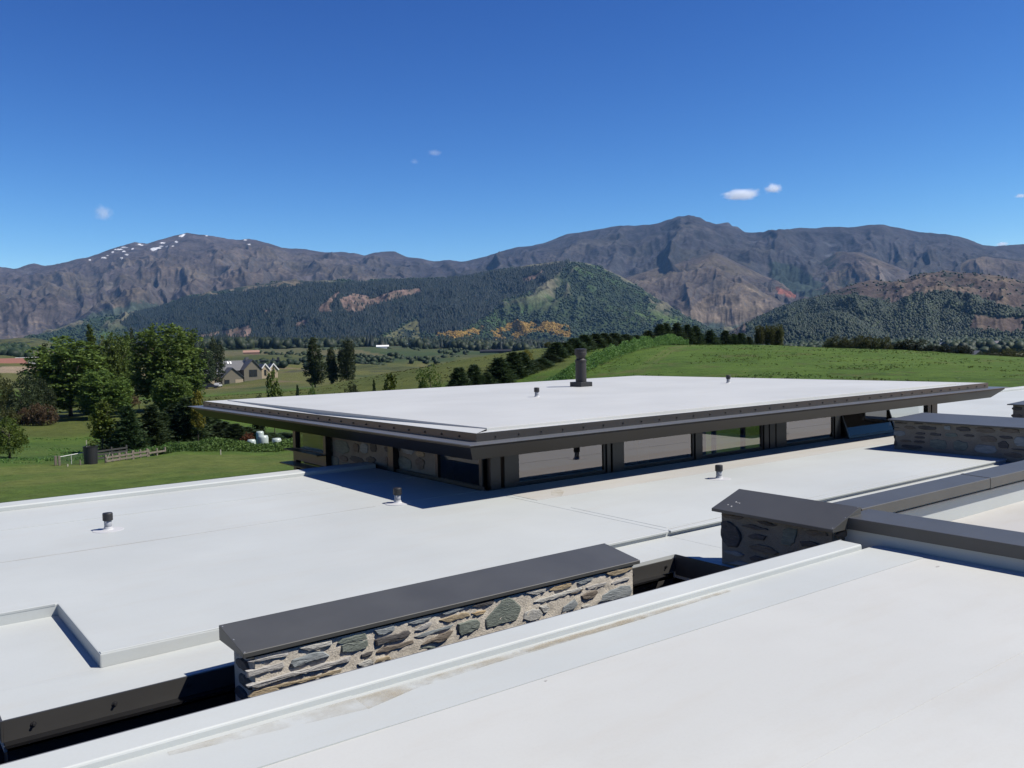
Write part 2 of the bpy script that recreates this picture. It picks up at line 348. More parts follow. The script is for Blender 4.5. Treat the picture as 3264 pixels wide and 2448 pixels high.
# ---- parapet running away from the near roof, and its branch along the long side
def cap_y(x0, x1, y0, y1, z0, z1): return MB().prism_y([(x0, z0), (x0, z1 - 0.004), (x0 + 0.006, z1), (x1, z1 + 0.014), (x1, z0)], y0, y1)
par = part('parapet', MEM, MB().box((7.92, -7, 3.8), (8.32, 5.02, 4.26)), label='white membrane upstand under the dark cap')
part('parapet_cap', CAP, cap_y(7.88, 8.36, -7, 5.02, 4.235, 4.352), bevel=0.003, parent=par)
par2 = part('parapet', MEM, MB().box((8.33, 5.15, 3.6), (30, 5.42, 4.25)))
part('parapet_cap', CAP, MB().prism_x([(5.10, 4.235), (5.10, 4.352), (5.106, 4.356), (5.46, 4.368), (5.46, 4.235)], 8.362, 30), bevel=0.003, parent=par2)
part('drip_lip', LIP, MB().box((8.37, 5.085, 4.205), (30, 5.147, 4.212)), parent=par2)
side = part('side_roof', MEMG, MB().poly([(8.325, -7), (32, -7), (32, 5.148), (8.325, 5.148)], 3.6, 3.94))
part('membrane_sheet', MEMG, MB().poly([(8.33, 3.2), (32, 3.2), (32, 4.95), (8.33, 4.95)], 3.93, 3.944), parent=side)

# ---- raised pavilion
def zt(y): return -0.0049 * (y - 10.85)
pav = part('pavilion_roof', MEMP, MB().poly([(8.0, 11.34), (23.0, 11.34), (23.0, 23.3), (8.0, 23.3)], 4.60, lambda x, y: 4.812 + zt(y)), bevel=0.006, label='flat white roof of the raised pavilion')
# perimeter strip that dips to a sump half way along each side
V = []; F = []
def strip(o0, o1, i0, i1, z0, z1, dip):
    n = 12; b = len(V)
    for k in range(n + 1):
        t = k / n; q = 1 - abs(2 * t - 1)
        p = [o0[j] + (o1[j] - o0[j]) * t for j in (0, 1)]; r = [i0[j] + (i1[j] - i0[j]) * t for j in (0, 1)]
        V.append((p[0], p[1], z0 + zt(p[1]))); V.append((r[0], r[1], z1 + zt(r[1]) - dip * q))
    for k in range(n): F.append((b + 2 * k, b + 2 * k + 2, b + 2 * k + 3, b + 2 * k + 1))
A0, A1, A2, A3 = (7.60, 11.045), (24.05, 11.045), (24.05, 24.0), (7.60, 24.0); B0, B1, B2, B3 = (8.005, 11.345), (22.995, 11.345), (22.995, 23.295), (8.005, 23.295)
strip(A3, A0, B3, B0, 4.775, 4.796, 0.085); strip(A0, A1, B0, B1, 4.775, 4.767, 0.018); strip(A1, A2, B1, B2, 4.775, 4.769, 0.03); strip(A2, A3, B2, B3, 4.775, 4.769, 0.035)
link('roof_gutter_strip', mesh(V, F), pav, MEMP)
def ring(o, i, z0, z1, mb=None, thick=None):
    mb = mb or MB(); (ox0, oy0, ox1, oy1), (ix0, iy0, ix1, iy1) = o, i
    v = []
    for z in (z0, z1):
        for (x, y) in ((ox0, oy0), (ox1, oy0), (ox1, oy1), (ox0, oy1), (ix0, iy0), (ix1, iy0), (ix1, iy1), (ix0, iy1)): v.append((x, y, z + zt(y)))
    f = []
    for k in range(4):
        j = (k + 1) % 4; f += [(k, j, j + 4, k + 4), (8 + k, 8 + k + 4, 8 + j + 4, 8 + j), (k, k + 8, j + 8, j), (k + 4, j + 4, j + 12, k + 12)]
    return mb.add(v, f)
PAR = part('pavilion_upstand', UPM, ring((7.585, 11.03, 24.065, 24.015), (7.599, 11.044, 24.051, 24.001), 4.62, 4.778), parent=pav, label='dark upstand with rows of bolt heads')
part('pavilion_lip', LIP, ring((7.27, 10.745, 24.6, 24.35), (7.64, 11.08, 24.0, 23.9), 4.630, 4.647), bevel=0.003, parent=pav, label='thin grey metal lip projecting round the pavilion roof')
part('fascia', FASC, ring((7.285, 10.76, 24.4, 24.0), (7.72, 11.2, 24.0, 23.8), 4.60, 4.6295)
     .add([(7.285, 10.76, 4.6005), (24.4, 10.76, 4.6005), (24.4, 24.0, 4.5356), (7.285, 24.0, 4.5356), (7.47, 10.98, 4.385), (24.1, 10.98, 4.385), (24.1, 23.6, 4.33), (7.47, 23.6, 4.33)],
          [(0, 1, 5, 4), (1, 2, 6, 5), (2, 3, 7, 6), (3, 0, 4, 7)]), parent=pav, label='dark sloping fascia of the pavilion eave')
part('soffit', FASC, MB().add([(7.47, 10.98, 4.385), (24.1, 10.98, 4.385), (24.1, 23.6, 4.33), (7.47, 23.6, 4.33)], [(0, 1, 2, 3)]), parent=pav)
fx = list(np.arange(7.95, 24.2, 0.455))
bolts([(x, 11.029, 4.705) for x in fx], PAR)
bolts([(7.584, y, 4.705 + zt(y)) for y in np.arange(11.5, 24.1, 0.52)], PAR, 'x')
# pavilion interior shell
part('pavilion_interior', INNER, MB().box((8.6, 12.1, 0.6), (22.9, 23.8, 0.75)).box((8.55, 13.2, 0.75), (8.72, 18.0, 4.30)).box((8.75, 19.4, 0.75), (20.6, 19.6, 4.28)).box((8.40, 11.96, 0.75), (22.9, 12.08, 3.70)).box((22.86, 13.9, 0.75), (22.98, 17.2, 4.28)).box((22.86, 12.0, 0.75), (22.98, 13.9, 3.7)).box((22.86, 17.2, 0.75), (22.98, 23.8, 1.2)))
# front glazing, plane Y = 11.9
def window(x0, x1, z0, z1, y=11.90, fr=0.05, mat=GLASS, tilt=0.0):
    mb = MB(); g = MB()
    def P(x, z, dy): return (x, y + dy - tilt * (z1 - z) / (z1 - z0), z)
    def bar(xa, xb, za, zb):
        mb.add([P(xa, za, -.03), P(xb, za, -.03), P(xb, za, .03), P(xa, za, .03), P(xa, zb, -.03), P(xb, zb, -.03), P(xb, zb, .03), P(xa, zb, .03)],
               [(0, 3, 2, 1), (4, 5, 6, 7), (0, 1, 5, 4), (1, 2, 6, 5), (2, 3, 7, 6), (3, 0, 4, 7)])
    bar(x0, x0 + fr, z0, z1); bar(x1 - fr, x1, z0, z1); bar(x0 + fr, x1 - fr, z0, z0 + fr); bar(x0 + fr, x1 - fr, z1 - fr, z1)
    g.add([P(x0 + fr, z0 + fr, -.006), P(x1 - fr, z0 + fr, -.006), P(x1 - fr, z1 - fr, -.006), P(x0 + fr, z1 - fr, -.006)], [(0, 1, 2, 3)])
    f = part('window', DARK, mb); part('pane', mat, g, parent=f); return f
zb, ztop = 3.715, 4.37
for x0, x1 in ((8.98, 11.04), (11.46, 13.46), (13.66, 15.66), (16.44, 18.30)): window(x0, x1, zb, ztop)
window(18.55, 20.62, zb, ztop, tilt=0.24, mat=GLASSD)['label'] = 'top hung window pushed open at the bottom'
window(20.66, 22.5, zb, ztop, mat=GLASSC)
def posts(lst, y0=11.84, y1=11.96):
    for x0, x1 in lst: part('post', DARK, MB().box((x0, y0, 3.69), (x1, y1, 4.40)), bevel=0.004)
posts([(8.42, 8.62), (8.70, 8.975), (11.05, 11.14), (11.19, 11.45), (13.47, 13.65), (15.67, 15.82), (15.86, 16.05), (16.09, 16.43), (18.31, 18.53), (22.5, 22.66), (22.72, 23.0)])
# left side: glass, stone panel, glazed bay that drops below the roof edge
part('sill', DARK, MB().box((8.33, 11.83, 3.69), (22.9, 11.87, 3.712)).box((8.31, 11.9, 3.69), (8.33, 16.0, 3.76)))
f = part('window', DARK, MB().add([(8.36, y, z) for y, z in ((11.98, 3.7), (13.44, 3.7), (13.44, 4.37), (11.98, 4.37), (12.06, 3.76), (13.36, 3.76), (13.36, 4.31), (12.06, 4.31))] + [(8.33, y, z) for y, z in ((11.98, 3.7), (13.44, 3.7), (13.44, 4.37), (11.98, 4.37), (12.06, 3.76), (13.36, 3.76), (13.36, 4.31), (12.06, 4.31))], [q for k in range(4) for q in ((k, (k + 1) % 4, 4 + (k + 1) % 4, 4 + k), (8 + k, 12 + k, 12 + (k + 1) % 4, 8 + (k + 1) % 4), (k, 8 + k, 8 + (k + 1) % 4, (k + 1) % 4), (4 + k, 4 + (k + 1) % 4, 12 + (k + 1) % 4, 12 + k))]))
part('pane', GLASSD, MB().add([(8.36, 12.06, 3.76), (8.36, 13.36, 3.76), (8.36, 13.36, 4.31), (8.36, 12.06, 4.31)], [(0, 3, 2, 1)]), parent=f)
part('post', DARK, MB().box((8.26, 14.86, 3.60), (8.40, 15.06, 4.40)), bevel=0.004)
bay = part('glazed_bay', DARK, MB().box((8.24, 19.45, 0), (8.36, 19.60, 4.36)).box((8.24, 17.82, 0), (8.36, 17.94, 4.36)).box((8.24, 17.94, 3.50), (8.36, 19.45, 3.78)).box((8.24, 17.94, 4.26), (8.36, 19.45, 4.36)).box((8.24, 17.94, 0), (8.36, 19.45, 1.0)), label='dark framed bay window dropping past the roof edge')
part('pane', GLASS, MB().add([(8.30, 17.94, 3.78), (8.30, 19.45, 3.78), (8.30, 19.45, 4.26), (8.30, 17.94, 4.26), (8.30, 17.94, 1.0), (8.30, 19.45, 1.0), (8.30, 19.45, 3.5), (8.30, 17.94, 3.5)], [(0, 3, 2, 1), (4, 7, 6, 5)]), parent=bay)
part('shade_blade', DARK, MB().box((8.02, 17.8, 3.745), (8.235, 19.66, 3.765)), parent=bay)
part('shade_blade', DARK, MB().box((7.92, 17.8, 3.43), (8.235, 19.66, 3.455)), parent=bay)
part('outer_wall', WALLM, MB().box((8.56, 15.9, 0), (8.7, 19.6, 4.33)).box((8.56, 19.601, 0), (22.8, 19.75, 4.33)).box((8.42, 16.0, 0), (8.555, 17.8, 2.99)))
# right end glazing and the far posts seen through the panes
f = part('window', DARK, MB().box((22.88, 17.2, 4.2), (22.96, 23.6, 4.3)))
part('sill', DARK, MB().box((22.88, 17.2, 1.2), (22.96, 23.6, 1.3)), parent=f)
for y in (17.25, 18.1, 19.3, 19.75, 20.9, 22.1, 23.4): part('mullion', DARK, MB().box((22.86, y, 1.3), (22.98, y + 0.12, 4.2)), parent=f)
part('pane', GLASSC, MB().add([(22.92, 17.3, 1.3), (22.92, 23.6, 1.3), (22.92, 23.6, 4.2), (22.92, 17.3, 4.2)], [(0, 1, 2, 3)]), parent=f)
part('window_seat', simple('pale_timber', (0.45, 0.36, 0.24), 0.6), MB().box((13.9, 13.9, 3.2), (14.25, 14.3, 3.75)).box((13.9, 14.25, 3.7), (14.25, 14.3, 4.1)))

# ---- stones: irregular faceted blocks standing proud of the mortar
def stone_mesh(poly, proud, seed, back=0.03):
    """poly: (u,v) outline in the wall plane, u to the viewer's right, v up; result uses x=u, y=-outward, z=v"""
    r = random.Random(seed); pts = []
    n = len(poly)
    for i in range(n):
        a, b = poly[i], poly[(i + 1) % n]; L = math.hypot(b[0] - a[0], b[1] - a[1]); k = max(1, min(4, int(L / 0.045)))
        for j in range(k):
            t = j / k; q = 0.010 * min(1, L / 0.08)
            pts.append((a[0] + (b[0] - a[0]) * t + (r.uniform(-q, q) if j else 0), a[1] + (b[1] - a[1]) * t + (r.uniform(-q, q) * 0.6 if j else 0)))
    n = len(pts); cx = sum(p[0] for p in pts) / n; cy = sum(p[1] for p in pts) / n
    v = []; f = []
    lev = [(1.0, -back), (1.0, 0.45 * proud), (0.93, 0.93 * proud), (0.55, 1.0 * proud)]
    for li, (s, d) in enumerate(lev):
        for (x, y) in pts:
            e = 0 if li == 0 else r.uniform(-0.16, 0.16) * proud
            v.append((cx + (x - cx) * s, -(d + e), cy + (y - cy) * s))
    v.append((cx, -(proud * r.uniform(0.95, 1.2)), cy))
    for k in range(len(lev) - 1):
        for i in range(n):
            j = (i + 1) % n; f.append((k * n + i, k * n + j, (k + 1) * n + j, (k + 1) * n + i))
    for i in range(n): f.append(((len(lev) - 1) * n + i, (len(lev) - 1) * n + (i + 1) % n, len(v) - 1))
    me = mesh(v, f, False, 'stone'); bm = bmesh.new(); bm.from_mesh(me); bmesh.ops.recalc_face_normals(bm, faces=bm.faces); bm.to_mesh(me); bm.free(); return me
def blob(u0, u1, v0, v1, seed, sq=0.55):
    r = random.Random(seed); n = r.randint(7, 10); out = []
    for i in range(n):
        a = 2 * math.pi * (i + r.uniform(-.25, .25)) / n; ca, sa = math.cos(a), math.sin(a)
        k = (abs(ca) ** (2 / sq) + abs(sa) ** (2 / sq)) ** (-sq / 2) if sq < 1 else 1
        k = min(k, 1.25) * r.uniform(0.85, 1.05)
        out.append(((u0 + u1) / 2 + (u1 - u0) / 2 * max(-1, min(1, ca * k)), (v0 + v1) / 2 + (v1 - v0) / 2 * max(-1, min(1, sa * k))))
    return out
def rough_face(u0, u1, v0, v1, step=0.05, amp=0.007, seed=1):
    r = np.random.default_rng(seed); nu = max(2, int((u1 - u0) / step)); nv = max(2, int((v1 - v0) / step))
    U, W = np.meshgrid(np.linspace(u0, u1, nu + 1), np.linspace(v0, v1, nv + 1)); D = r.normal(0, amp, U.shape); D[0] = D[-1] = 0; D[:, 0] = D[:, -1] = 0
    V = np.stack([U.ravel(), -D.ravel(), W.ravel()], -1); i = np.arange((nu + 1) * nv).reshape(nv, nu + 1)[:, :-1].ravel()
    return fast_mesh(V, np.stack([i, i + 1, i + nu + 2, i + nu + 1], -1), True, 'mortar')

# wall A: long wall in the court, face towards the viewer (plane Y = 6.44)
W1 = 6.402
wall1 = thing('stone_wall', (4.3, 6.65, 0.15), 'long low schist stone wall with sunlit face and pale mortar under one dark sheet metal cap', 'stone wall')
MB().box((2.33, W1 + 0.012, 0.15), (6.30, 6.86, 3.845)).put('wall_core', MORTAR, wall1)
m = rough_face(2.33, 6.30, 3.0, 3.85, 0.035, 0.006, 3); o = link('mortar', m, wall1, MORTAR, world=False); o.location = Vector((0, W1, 0)) - Vector(wall1.location)
cb = MB().prism_x([(6.375, 3.872), (6.375, 3.905), (6.382, 3.909), (6.905, 3.992), (6.912, 3.985), (6.912, 3.872)], 2.235, 6.385)
cb.put('wall_cap', CAP, wall1, 0.003)
MB().box((2.27, 6.425, 3.845), (6.335, 6.90, 3.8715)).put('cap_packer', DARK, wall1)
kA = lambda ox, oy, k, P: [(ox + x * k, oy + y * k) for x, y in P]
S1 = [
 (0, 'l', .030, [(380,715),(520,690),(700,640),(1000,580),(1110,560),(1090,610),(900,640),(700,680),(450,730)]),
 (0, 'l', .030, [(365,890),(560,850),(800,780),(1010,720),(1040,790),(1030,820),(800,880),(560,950),(375,1005)]),
 (0, 'b', .055, [(1145,760),(1180,690),(1350,635),(1560,555),(1740,545),(1840,610),(1600,690),(1400,750),(1180,815)]),
 (0, 'w', .045, [(1300,480),(1500,420),(1700,380),(1870,345),(1880,410),(1700,460),(1470,530)]),
 (0, 'l', .055, [(380,1150),(500,1100),(900,980),(1200,890),(1600,790),(2000,690),(2180,640),(2200,700),(1900,790),(1500,880),(1100,1000),(800,1080),(520,1190),(400,1180)]),
 (0, 't', .025, [(600,1210),(900,1130),(1250,1060),(1700,930),(2050,840),(2030,890),(1700,980),(1500,1030),(1100,1130),(800,1200)]),
 (0, 't', .035, [(410,1340),(500,1250),(700,1200),(900,1180),(950,1210),(700,1290),(430,1390)]),
 (1, 'g', .030, [(100,940),(170,870),(400,800),(580,765),(620,860),(330,920),(110,960)]),
 (1, 'g', .034, [(160,990),(340,932),(620,880),(640,980),(580,1030),(350,1090),(160,1100)]),
 (1, 'b', .035, [(740,720),(900,690),(1080,630),(1110,690),(1080,720),(900,790),(800,790)]),
 (1, 'd', .050, [(760,890),(880,840),(1100,790),(1350,720),(1390,760),(1300,850),(1000,930),(770,990)]),
 (1, 'n', .030, [(790,1110),(870,1030),(1100,970),(1420,890),(1440,930),(1200,1020),(950,1090)]),
 (1, 'b', .030, [(1340,590),(1500,530),(1750,475),(1730,520),(1600,570),(1400,605)]),
 (1, 'l', .025, [(1470,720),(1560,640),(1740,560),(1760,600),(1700,660),(1560,720)]),
 (1, 'b', .025, [(1450,830),(1600,770),(1850,700),(2140,610),(2100,660),(1900,730),(1650,810),(1480,850)]),
 (1, 'n', .045, [(1580,970),(1700,890),(1900,790),(2080,720),(2140,720),(2050,850),(1940,915),(1700,930)]),
 (1, 'd', .030, [(510,1150),(600,1110),(720,1080),(700,1140),(520,1200)]),
 (1, 'w', .028, [(440,1310),(560,1260),(740,1220),(730,1300),(560,1360),(470,1340)]),
 (1, 'l', .030, [(0,1330),(150,1220),(330,1170),(300,1250),(100,1320)]),
 (1, 't', .025, [(750,1290),(780,1230),(1000,1170),(1040,1220),(900,1250)]),
 (1, 'g', .025, [(1540,1040),(1700,990),(1820,1010),(1750,1030)]),
 (2, 'b', .035, [(60,980),(200,900),(330,870),(440,875),(300,950),(100,990)]),
 (2, 'd', .030, [(570,850),(700,790),(850,760),(980,725),(960,790),(850,830),(700,860)]),
 (2, 'g', .030, [(810,1080),(950,930),(1100,740),(1215,670),(1330,740),(1440,850),(1440,920),(1370,1080),(1150,1140),(850,1230)]),
 (2, 'g', .040, [(340,1160),(480,1120),(680,1080),(730,1130),(710,1230),(560,1300),(380,1370),(340,1300)]),
 (2, 't', .030, [(10,1090),(150,1040),(400,960),(520,960),(560,1010),(400,1060),(180,1130)]),
 (2, 'o', .025, [(580,970),(700,930),(830,920),(800,960),(650,1010)]),
 (2, 'w', .030, [(1520,610),(1650,560),(1890,520),(1880,580),(1730,640)]),
 (2, 'w', .035, [(1680,770),(1760,720),(2000,650),(2212,590),(2500,510),(2540,530),(2480,570),(2212,650),(2050,710),(1760,780)]),
 (2, 'w', .028, [(1480,1070),(1500,950),(1650,890),(1780,900),(1830,980),(1780,1060),(1600,1110)]),
 (2, 'w', .035, [(1770,850),(1900,820),(1960,880),(1900,950),(1840,960)]),
 (3, 'o', .030, [(210,1060),(300,980),(500,930),(660,900),(670,960),(560,1010),(330,1060)]),
 (3, 'n', .030, [(640,1130),(700,1070),(900,1010),(910,1050),(760,1120)]),
 (3, 'n', .040, [(870,1170),(1000,1100),(1200,1055),(1220,1090),(1150,1190),(1040,1240),(900,1230)]),
 (3, 'l', .025, [(970,1000),(1150,930),(1390,885),(1380,935),(1180,990),(1000,1040)]),
 (3, 'b', .030, [(770,900),(900,850),(1080,780),(1140,740),(1100,830),(950,910),(850,930)]),
 (3, 't', .040, [(1370,700),(1560,620),(1800,560),(1930,530),(1930,600),(1800,670),(1560,750),(1420,740)]),
 (3, 'l', .025, [(1470,910),(1600,850),(1860,780),(1870,820),(1700,870),(1500,930)]),
 (3, 'b', .035, [(1250,1290),(1310,1160),(1500,1040),(1700,960),(1880,950),(1920,1050),(1900,1150),(1500,1260)]),
 (3, 'b', .035, [(470,1500),(500,1400),(620,1320),(740,1230),(800,1330),(740,1430),(600,1480)]),
 (3, 'w', .025, [(890,1400),(950,1360),(1060,1340),(1040,1390),(920,1420)])]
VIEWS = [(720, 1980, 400 / 2212), (1060, 1880, 400 / 2212), (1400, 1780, 400 / 2212), (1720, 1720, 340 / 2212)]
SCOL = {'g': 'green grey', 'b': 'blue grey', 'l': 'light grey', 'd': 'dark', 'n': 'brown', 't': 'tan', 'w': 'pale', 'o': 'rust streaked'}
def add_stone(parent, poly, proud, kind, origin, rz, seed):
    me = stone_mesh(poly, proud, seed); o = link('stone', me, parent, STONES[kind], world=False)
    o.location = Vector(origin) - Vector(parent.location if parent.type == 'EMPTY' else (0, 0, 0)); o.rotation_euler = (0, 0, rz); return o
for i, (vw, kind, proud, P) in enumerate(S1):
    proud *= 0.45
    q = np.array(kA(*VIEWS[vw], P)); w3 = on_y(q[:, 0], q[:, 1], W1 - proud * 0.7)
    add_stone(wall1, [(p[0], p[2]) for p in w3], proud, kind, (0, W1, 0), 0, i)
# stones below, hidden by the near kerb from here but part of the wall
for i in range(46):
    u = 2.45 + (i % 12) * 0.325 + random.uniform(-.04, .04); v = 3.12 - (i // 12) * 0.17
    add_stone(wall1, blob(u - .13, u + .13, v - .05, v + .05, 500 + i), 0.016, random.choice('gbldnt'), (0, W1, 0), 0, 500 + i)
# end face of wall A
for i in range(8):
    v = 3.74 - i * 0.125; c = 6.63 + random.uniform(-.08, .08)
    add_stone(wall1, blob(-c - .13, -c + .13, v - .05, v + .04, 560 + i), 0.025, random.choice('gbdn'), (2.33, 0, 0), rad(-90), 560 + i)

# wall B: runs away from the viewer, shaded face towards -X (plane X = 7.72)
wall2 = thing('stone_wall', (7.9, 5.7, 0.15), 'short stone wall pier under a dark cap, shaded face, joined to the dark parapet', 'stone wall')
MB().box((7.732, 5.03, 0.15), (8.10, 6.42, 4.27)).put('wall_core', MORTAR_SHADE, wall2)
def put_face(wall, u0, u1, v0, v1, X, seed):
    m = rough_face(u0, u1, v0, v1, 0.05, 0.006, seed); o = link('mortar', m, wall, MORTAR_SHADE, world=False); o.location = Vector((X, 0, 0)) - Vector(wall.location); o.rotation_euler = (0, 0, rad(-90)); return o
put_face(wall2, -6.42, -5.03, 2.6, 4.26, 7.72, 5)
MB().prism_y([(7.615, 4.235), (7.615, 4.266), (7.621, 4.270), (8.095, 4.428), (8.11, 4.425), (8.11, 4.235)], 4.955, 6.475).put('wall_cap', CAP, wall2, 0.003)
S2 = [('d', .03, [(370,600),(450,590),(560,660),(600,750),(590,850),(560,900),(450,890),(390,820),(370,700)]), ('d', .02, [(600,640),(700,630),(900,680),(930,700),(800,700),(650,660)]),
 ('d', .02, [(680,770),(760,740),(900,770),(870,820),(720,800)]), ('g', .012, [(1090,700),(1150,670),(1260,690),(1230,850),(1180,880),(1070,860)]), ('n', .02, [(690,890),(800,860),(960,900),(1050,970),(1000,990),(850,960),(720,920)]),
 ('d', .02, [(1290,830),(1400,825),(1520,870),(1450,900),(1320,890)]), ('n', .015, [(1340,720),(1400,700),(1600,730),(1620,770),(1400,760)]), ('n', .02, [(370,510),(500,520),(640,550),(560,575),(400,545)]),
 ('d', .015, [(780,590),(900,600),(1030,640),(980,655),(820,620)]), ('b', .02, [(400,940),(520,940),(640,990),(600,1010),(450,980)]), ('d', .02, [(700,1020),(760,995),(920,1030),(820,1060),(720,1050)]),
 ('b', .02, [(420,1080),(560,1060),(700,1090),(620,1115)]), ('n', .02, [(1150,950),(1220,945),(1210,975),(1160,975)])]
for i, (kind, proud, P) in enumerate(S2):
    q = np.array(kA(2200, 1500, .27125, P)); w3 = on_x(q[:, 0], q[:, 1], 7.72); add_stone(wall2, [(-p[1], p[2]) for p in w3], proud, kind, (7.72, 0, 0), rad(-90), 100 + i)
for i in range(10): add_stone(wall2, blob(7.74, 8.08 - .06 * (i % 3), 4.18 - .13 * i - .04, 4.18 - .13 * i + .04, 140 + i), .035, random.choice('tnw'), (0, 5.03, 0), 0, 140 + i)
for i in range(18):
    u = -6.3 + (i % 5) * 0.29; v = 3.25 - (i // 5) * 0.16; add_stone(wall2, blob(u - .11, u + .11, v - .045, v + .045, 160 + i), .02, random.choice('dngb'), (7.72, 0, 0), rad(-90), 160 + i)

# wall C: longer wall further along the roof, shaded face (plane X = 17.63)
wall3 = thing('stone_wall', (18.2, 8.0, 3.6), 'wide stone wall with many round stones in mortar standing on the white roof, broad dark cap', 'stone wall')
MB().box((17.642, 5.47, 3.5), (18.95, 10.0, 4.33)).put('wall_core', MORTAR_SHADE, wall3)
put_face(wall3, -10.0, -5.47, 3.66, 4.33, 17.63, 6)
MB().prism_y([(17.53, 4.305), (17.53, 4.330), (17.54, 4.334), (19.0, 4.378), (19.02, 4.37), (19.02, 4.305)], 5.44, 10.10).put('wall_cap', CAP, wall3, 0.003)
S3 = [(140,180,370,200,'d'),(460,190,620,210,'d'),(660,195,920,225,'n'),(300,238,495,290,'n'),(525,235,820,300,'d'),(940,230,1060,300,'b'),(1130,250,1370,330,'d'),(1420,255,1780,350,'n'),(1830,280,2150,350,'n'),(140,258,235,272,'d'),(140,310,330,400,'b'),(485,340,660,378,'d'),(470,400,655,440,'d'),(715,350,905,395,'d'),(950,345,1160,415,'g'),(1250,370,1435,415,'d'),(1505,390,1790,500,'n'),(1815,395,2040,445,'d'),(2040,410,2320,570,'b'),(235,455,430,495,'n'),(460,465,650,515,'d'),(695,450,1005,615,'g'),(1065,460,1340,640,'g'),(1425,535,1805,680,'b'),(1785,475,1975,600,'d'),(1895,660,2200,740,'n'),(265,540,610,600,'d'),(150,460,200,560,'d'),(2010,600,2250,625,'d')]
for i, (x0, y0, x1, y1, kind) in enumerate(S3):
    xs = np.array([x0, x1, x0, x1]) * .20072 + 2820; ys = np.array([y0, y0, y1, y1]) * .20072 + 1310; w3 = on_x(xs, ys, 17.63)
    yy = (w3[:, 1].max(), w3[:, 1].min()); zz = (w3[2:, 2].mean(), w3[:2, 2].mean())
    add_stone(wall3, blob(-yy[0], -yy[1], zz[0], zz[1], 200 + i, 0.7), .018, kind, (17.63, 0, 0), rad(-90), 200 + i)
for i in range(18):
    u = -7.2 + (i % 6) * 0.33; v = 4.2 - (i // 6) * 0.18; add_stone(wall3, blob(u - .14, u + .14, v - .05, v + .05, 240 + i), .018, random.choice('dngb'), (17.63, 0, 0), rad(-90), 240 + i)
for i in range(5): add_stone(wall3, blob(-17.63 - 1.25 + i * .26, -17.63 - 1.03 + i * .26, 3.8 + .1 * (i % 3), 3.9 + .1 * (i % 3), 260 + i), .02, random.choice('dngb'), (0, 10.0, 0), rad(180), 260 + i)
# wall D: the next one behind it
wall4 = thing('stone_wall', (25, 9.0, 3.6), 'small stone wall end with dark cap showing beyond the broad capped wall', 'stone wall')
MB().box((23.72, 5.5, 3.5), (25.2, 10.25, 4.255)).put('wall_core', MORTAR_SHADE, wall4)
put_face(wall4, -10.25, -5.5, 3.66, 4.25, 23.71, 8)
MB().prism_y([(23.60, 4.245), (23.60, 4.270), (25.25, 4.325), (25.25, 4.245)], 5.46, 10.35).put('wall_cap', CAP, wall4, 0.003)
for i in range(24):
    u = -10.15 + (i % 8) * 0.36; v = 4.16 - (i // 8) * 0.19; add_stone(wall4, blob(u - .14, u + .12, v - .055, v + .05, 280 + i), .02, random.choice('dngb'), (23.71, 0, 0), rad(-90), 280 + i)
# stone panel in the pavilion's side
panel = part('stone_panel', MORTAR_SHADE, MB().box((8.40, 13.46, 3.0), (8.54, 17.80, 4.36)), label='stone panel between dark posts under the eave')
S4 = [(410,110,490,260,'g'),(500,140,650,260,'g'),(745,170,815,260,'b'),(830,170,890,250,'d'),(480,280,555,370,'g'),(650,290,780,340,'d'),(560,280,640,330,'n'),(790,290,885,340,'d'),(1000,270,1050,370,'b'),(1070,290,1200,390,'g'),(1230,300,1315,405,'n'),(1040,190,1100,240,'d'),(1110,200,1220,260,'b'),(955,200,1010,240,'d'),(960,290,990,370,'n'),(1235,240,1315,285,'t'),(680,170,735,250,'n'),(420,290,470,370,'d'),(580,345,700,372,'g')]
for i, (x0, y0, x1, y1, kind) in enumerate(S4):
    xs = np.array([x0, x1, x0, x1]) * .36166 + 880; ys = np.array([y0, y0, y1, y1]) * .36166 + 1350; w3 = on_x(xs, ys, 8.40)
    add_stone(panel, blob(-w3[:, 1].max(), -w3[:, 1].min(), w3[2:, 2].mean() - .02, w3[:2, 2].mean(), 320 + i, 0.7), .02, kind, (8.40, 0, 0), rad(-90), 320 + i)

# ---- vent pipes
VENTS = [((2.73, 12.95, 3.7035), 'short grey vent pipe with black cap standing alone nearest the grassy roof edge'),
         ((6.68, 11.91, 3.7035), 'short grey vent pipe with black cap at the tip of the pavilion shadow'),
         ((11.99, 10.02, 3.7), 'short grey vent pipe with black cap between the clerestory windows and the stone pier'),
         ((13.38, 16.81, 4.772), 'black capped vent pipe on the pavilion roof beside the big black flue'),
         ((20.57, 16.81, 4.772), 'black capped vent pipe on the pavilion roof against the green paddock')]
proto = []
def vent(loc, label):
    v = thing('vent_pipe', loc, label, 'vent pipe', 'vent pipes on the roofs')
    if not proto:
        proto.append((('pipe', MB().lathe([(0.049, -0.01), (0.049, 0.16)], (0, 0, 0), 20).me('pipe', 0, True), PIPE),
                      ('vent_cap', MB().lathe([(0.050, 0.135), (0.064, 0.135), (0.066, 0.139), (0.066, 0.228), (0.061, 0.238), (0.03, 0.242)], (0, 0, 0), 24).me('vent_cap'), PCAP),
                      ('collar', MB().lathe([(0.20, -0.01), (0.20, 0.003), (0.19, 0.006), (0.075, 0.010), (0.058, 0.022), (0.052, 0.045), (0.049, 0.047)], (0, 0, 0), 28).me('collar'), FLASH)))
    for nm, me, mt in proto[0]: link(nm, me, v, mt, world=False)
    return v
for k, (l, lab) in enumerate(VENTS):
    v = vent(l, lab); v.rotation_euler = (0, 0, k * 1.3)
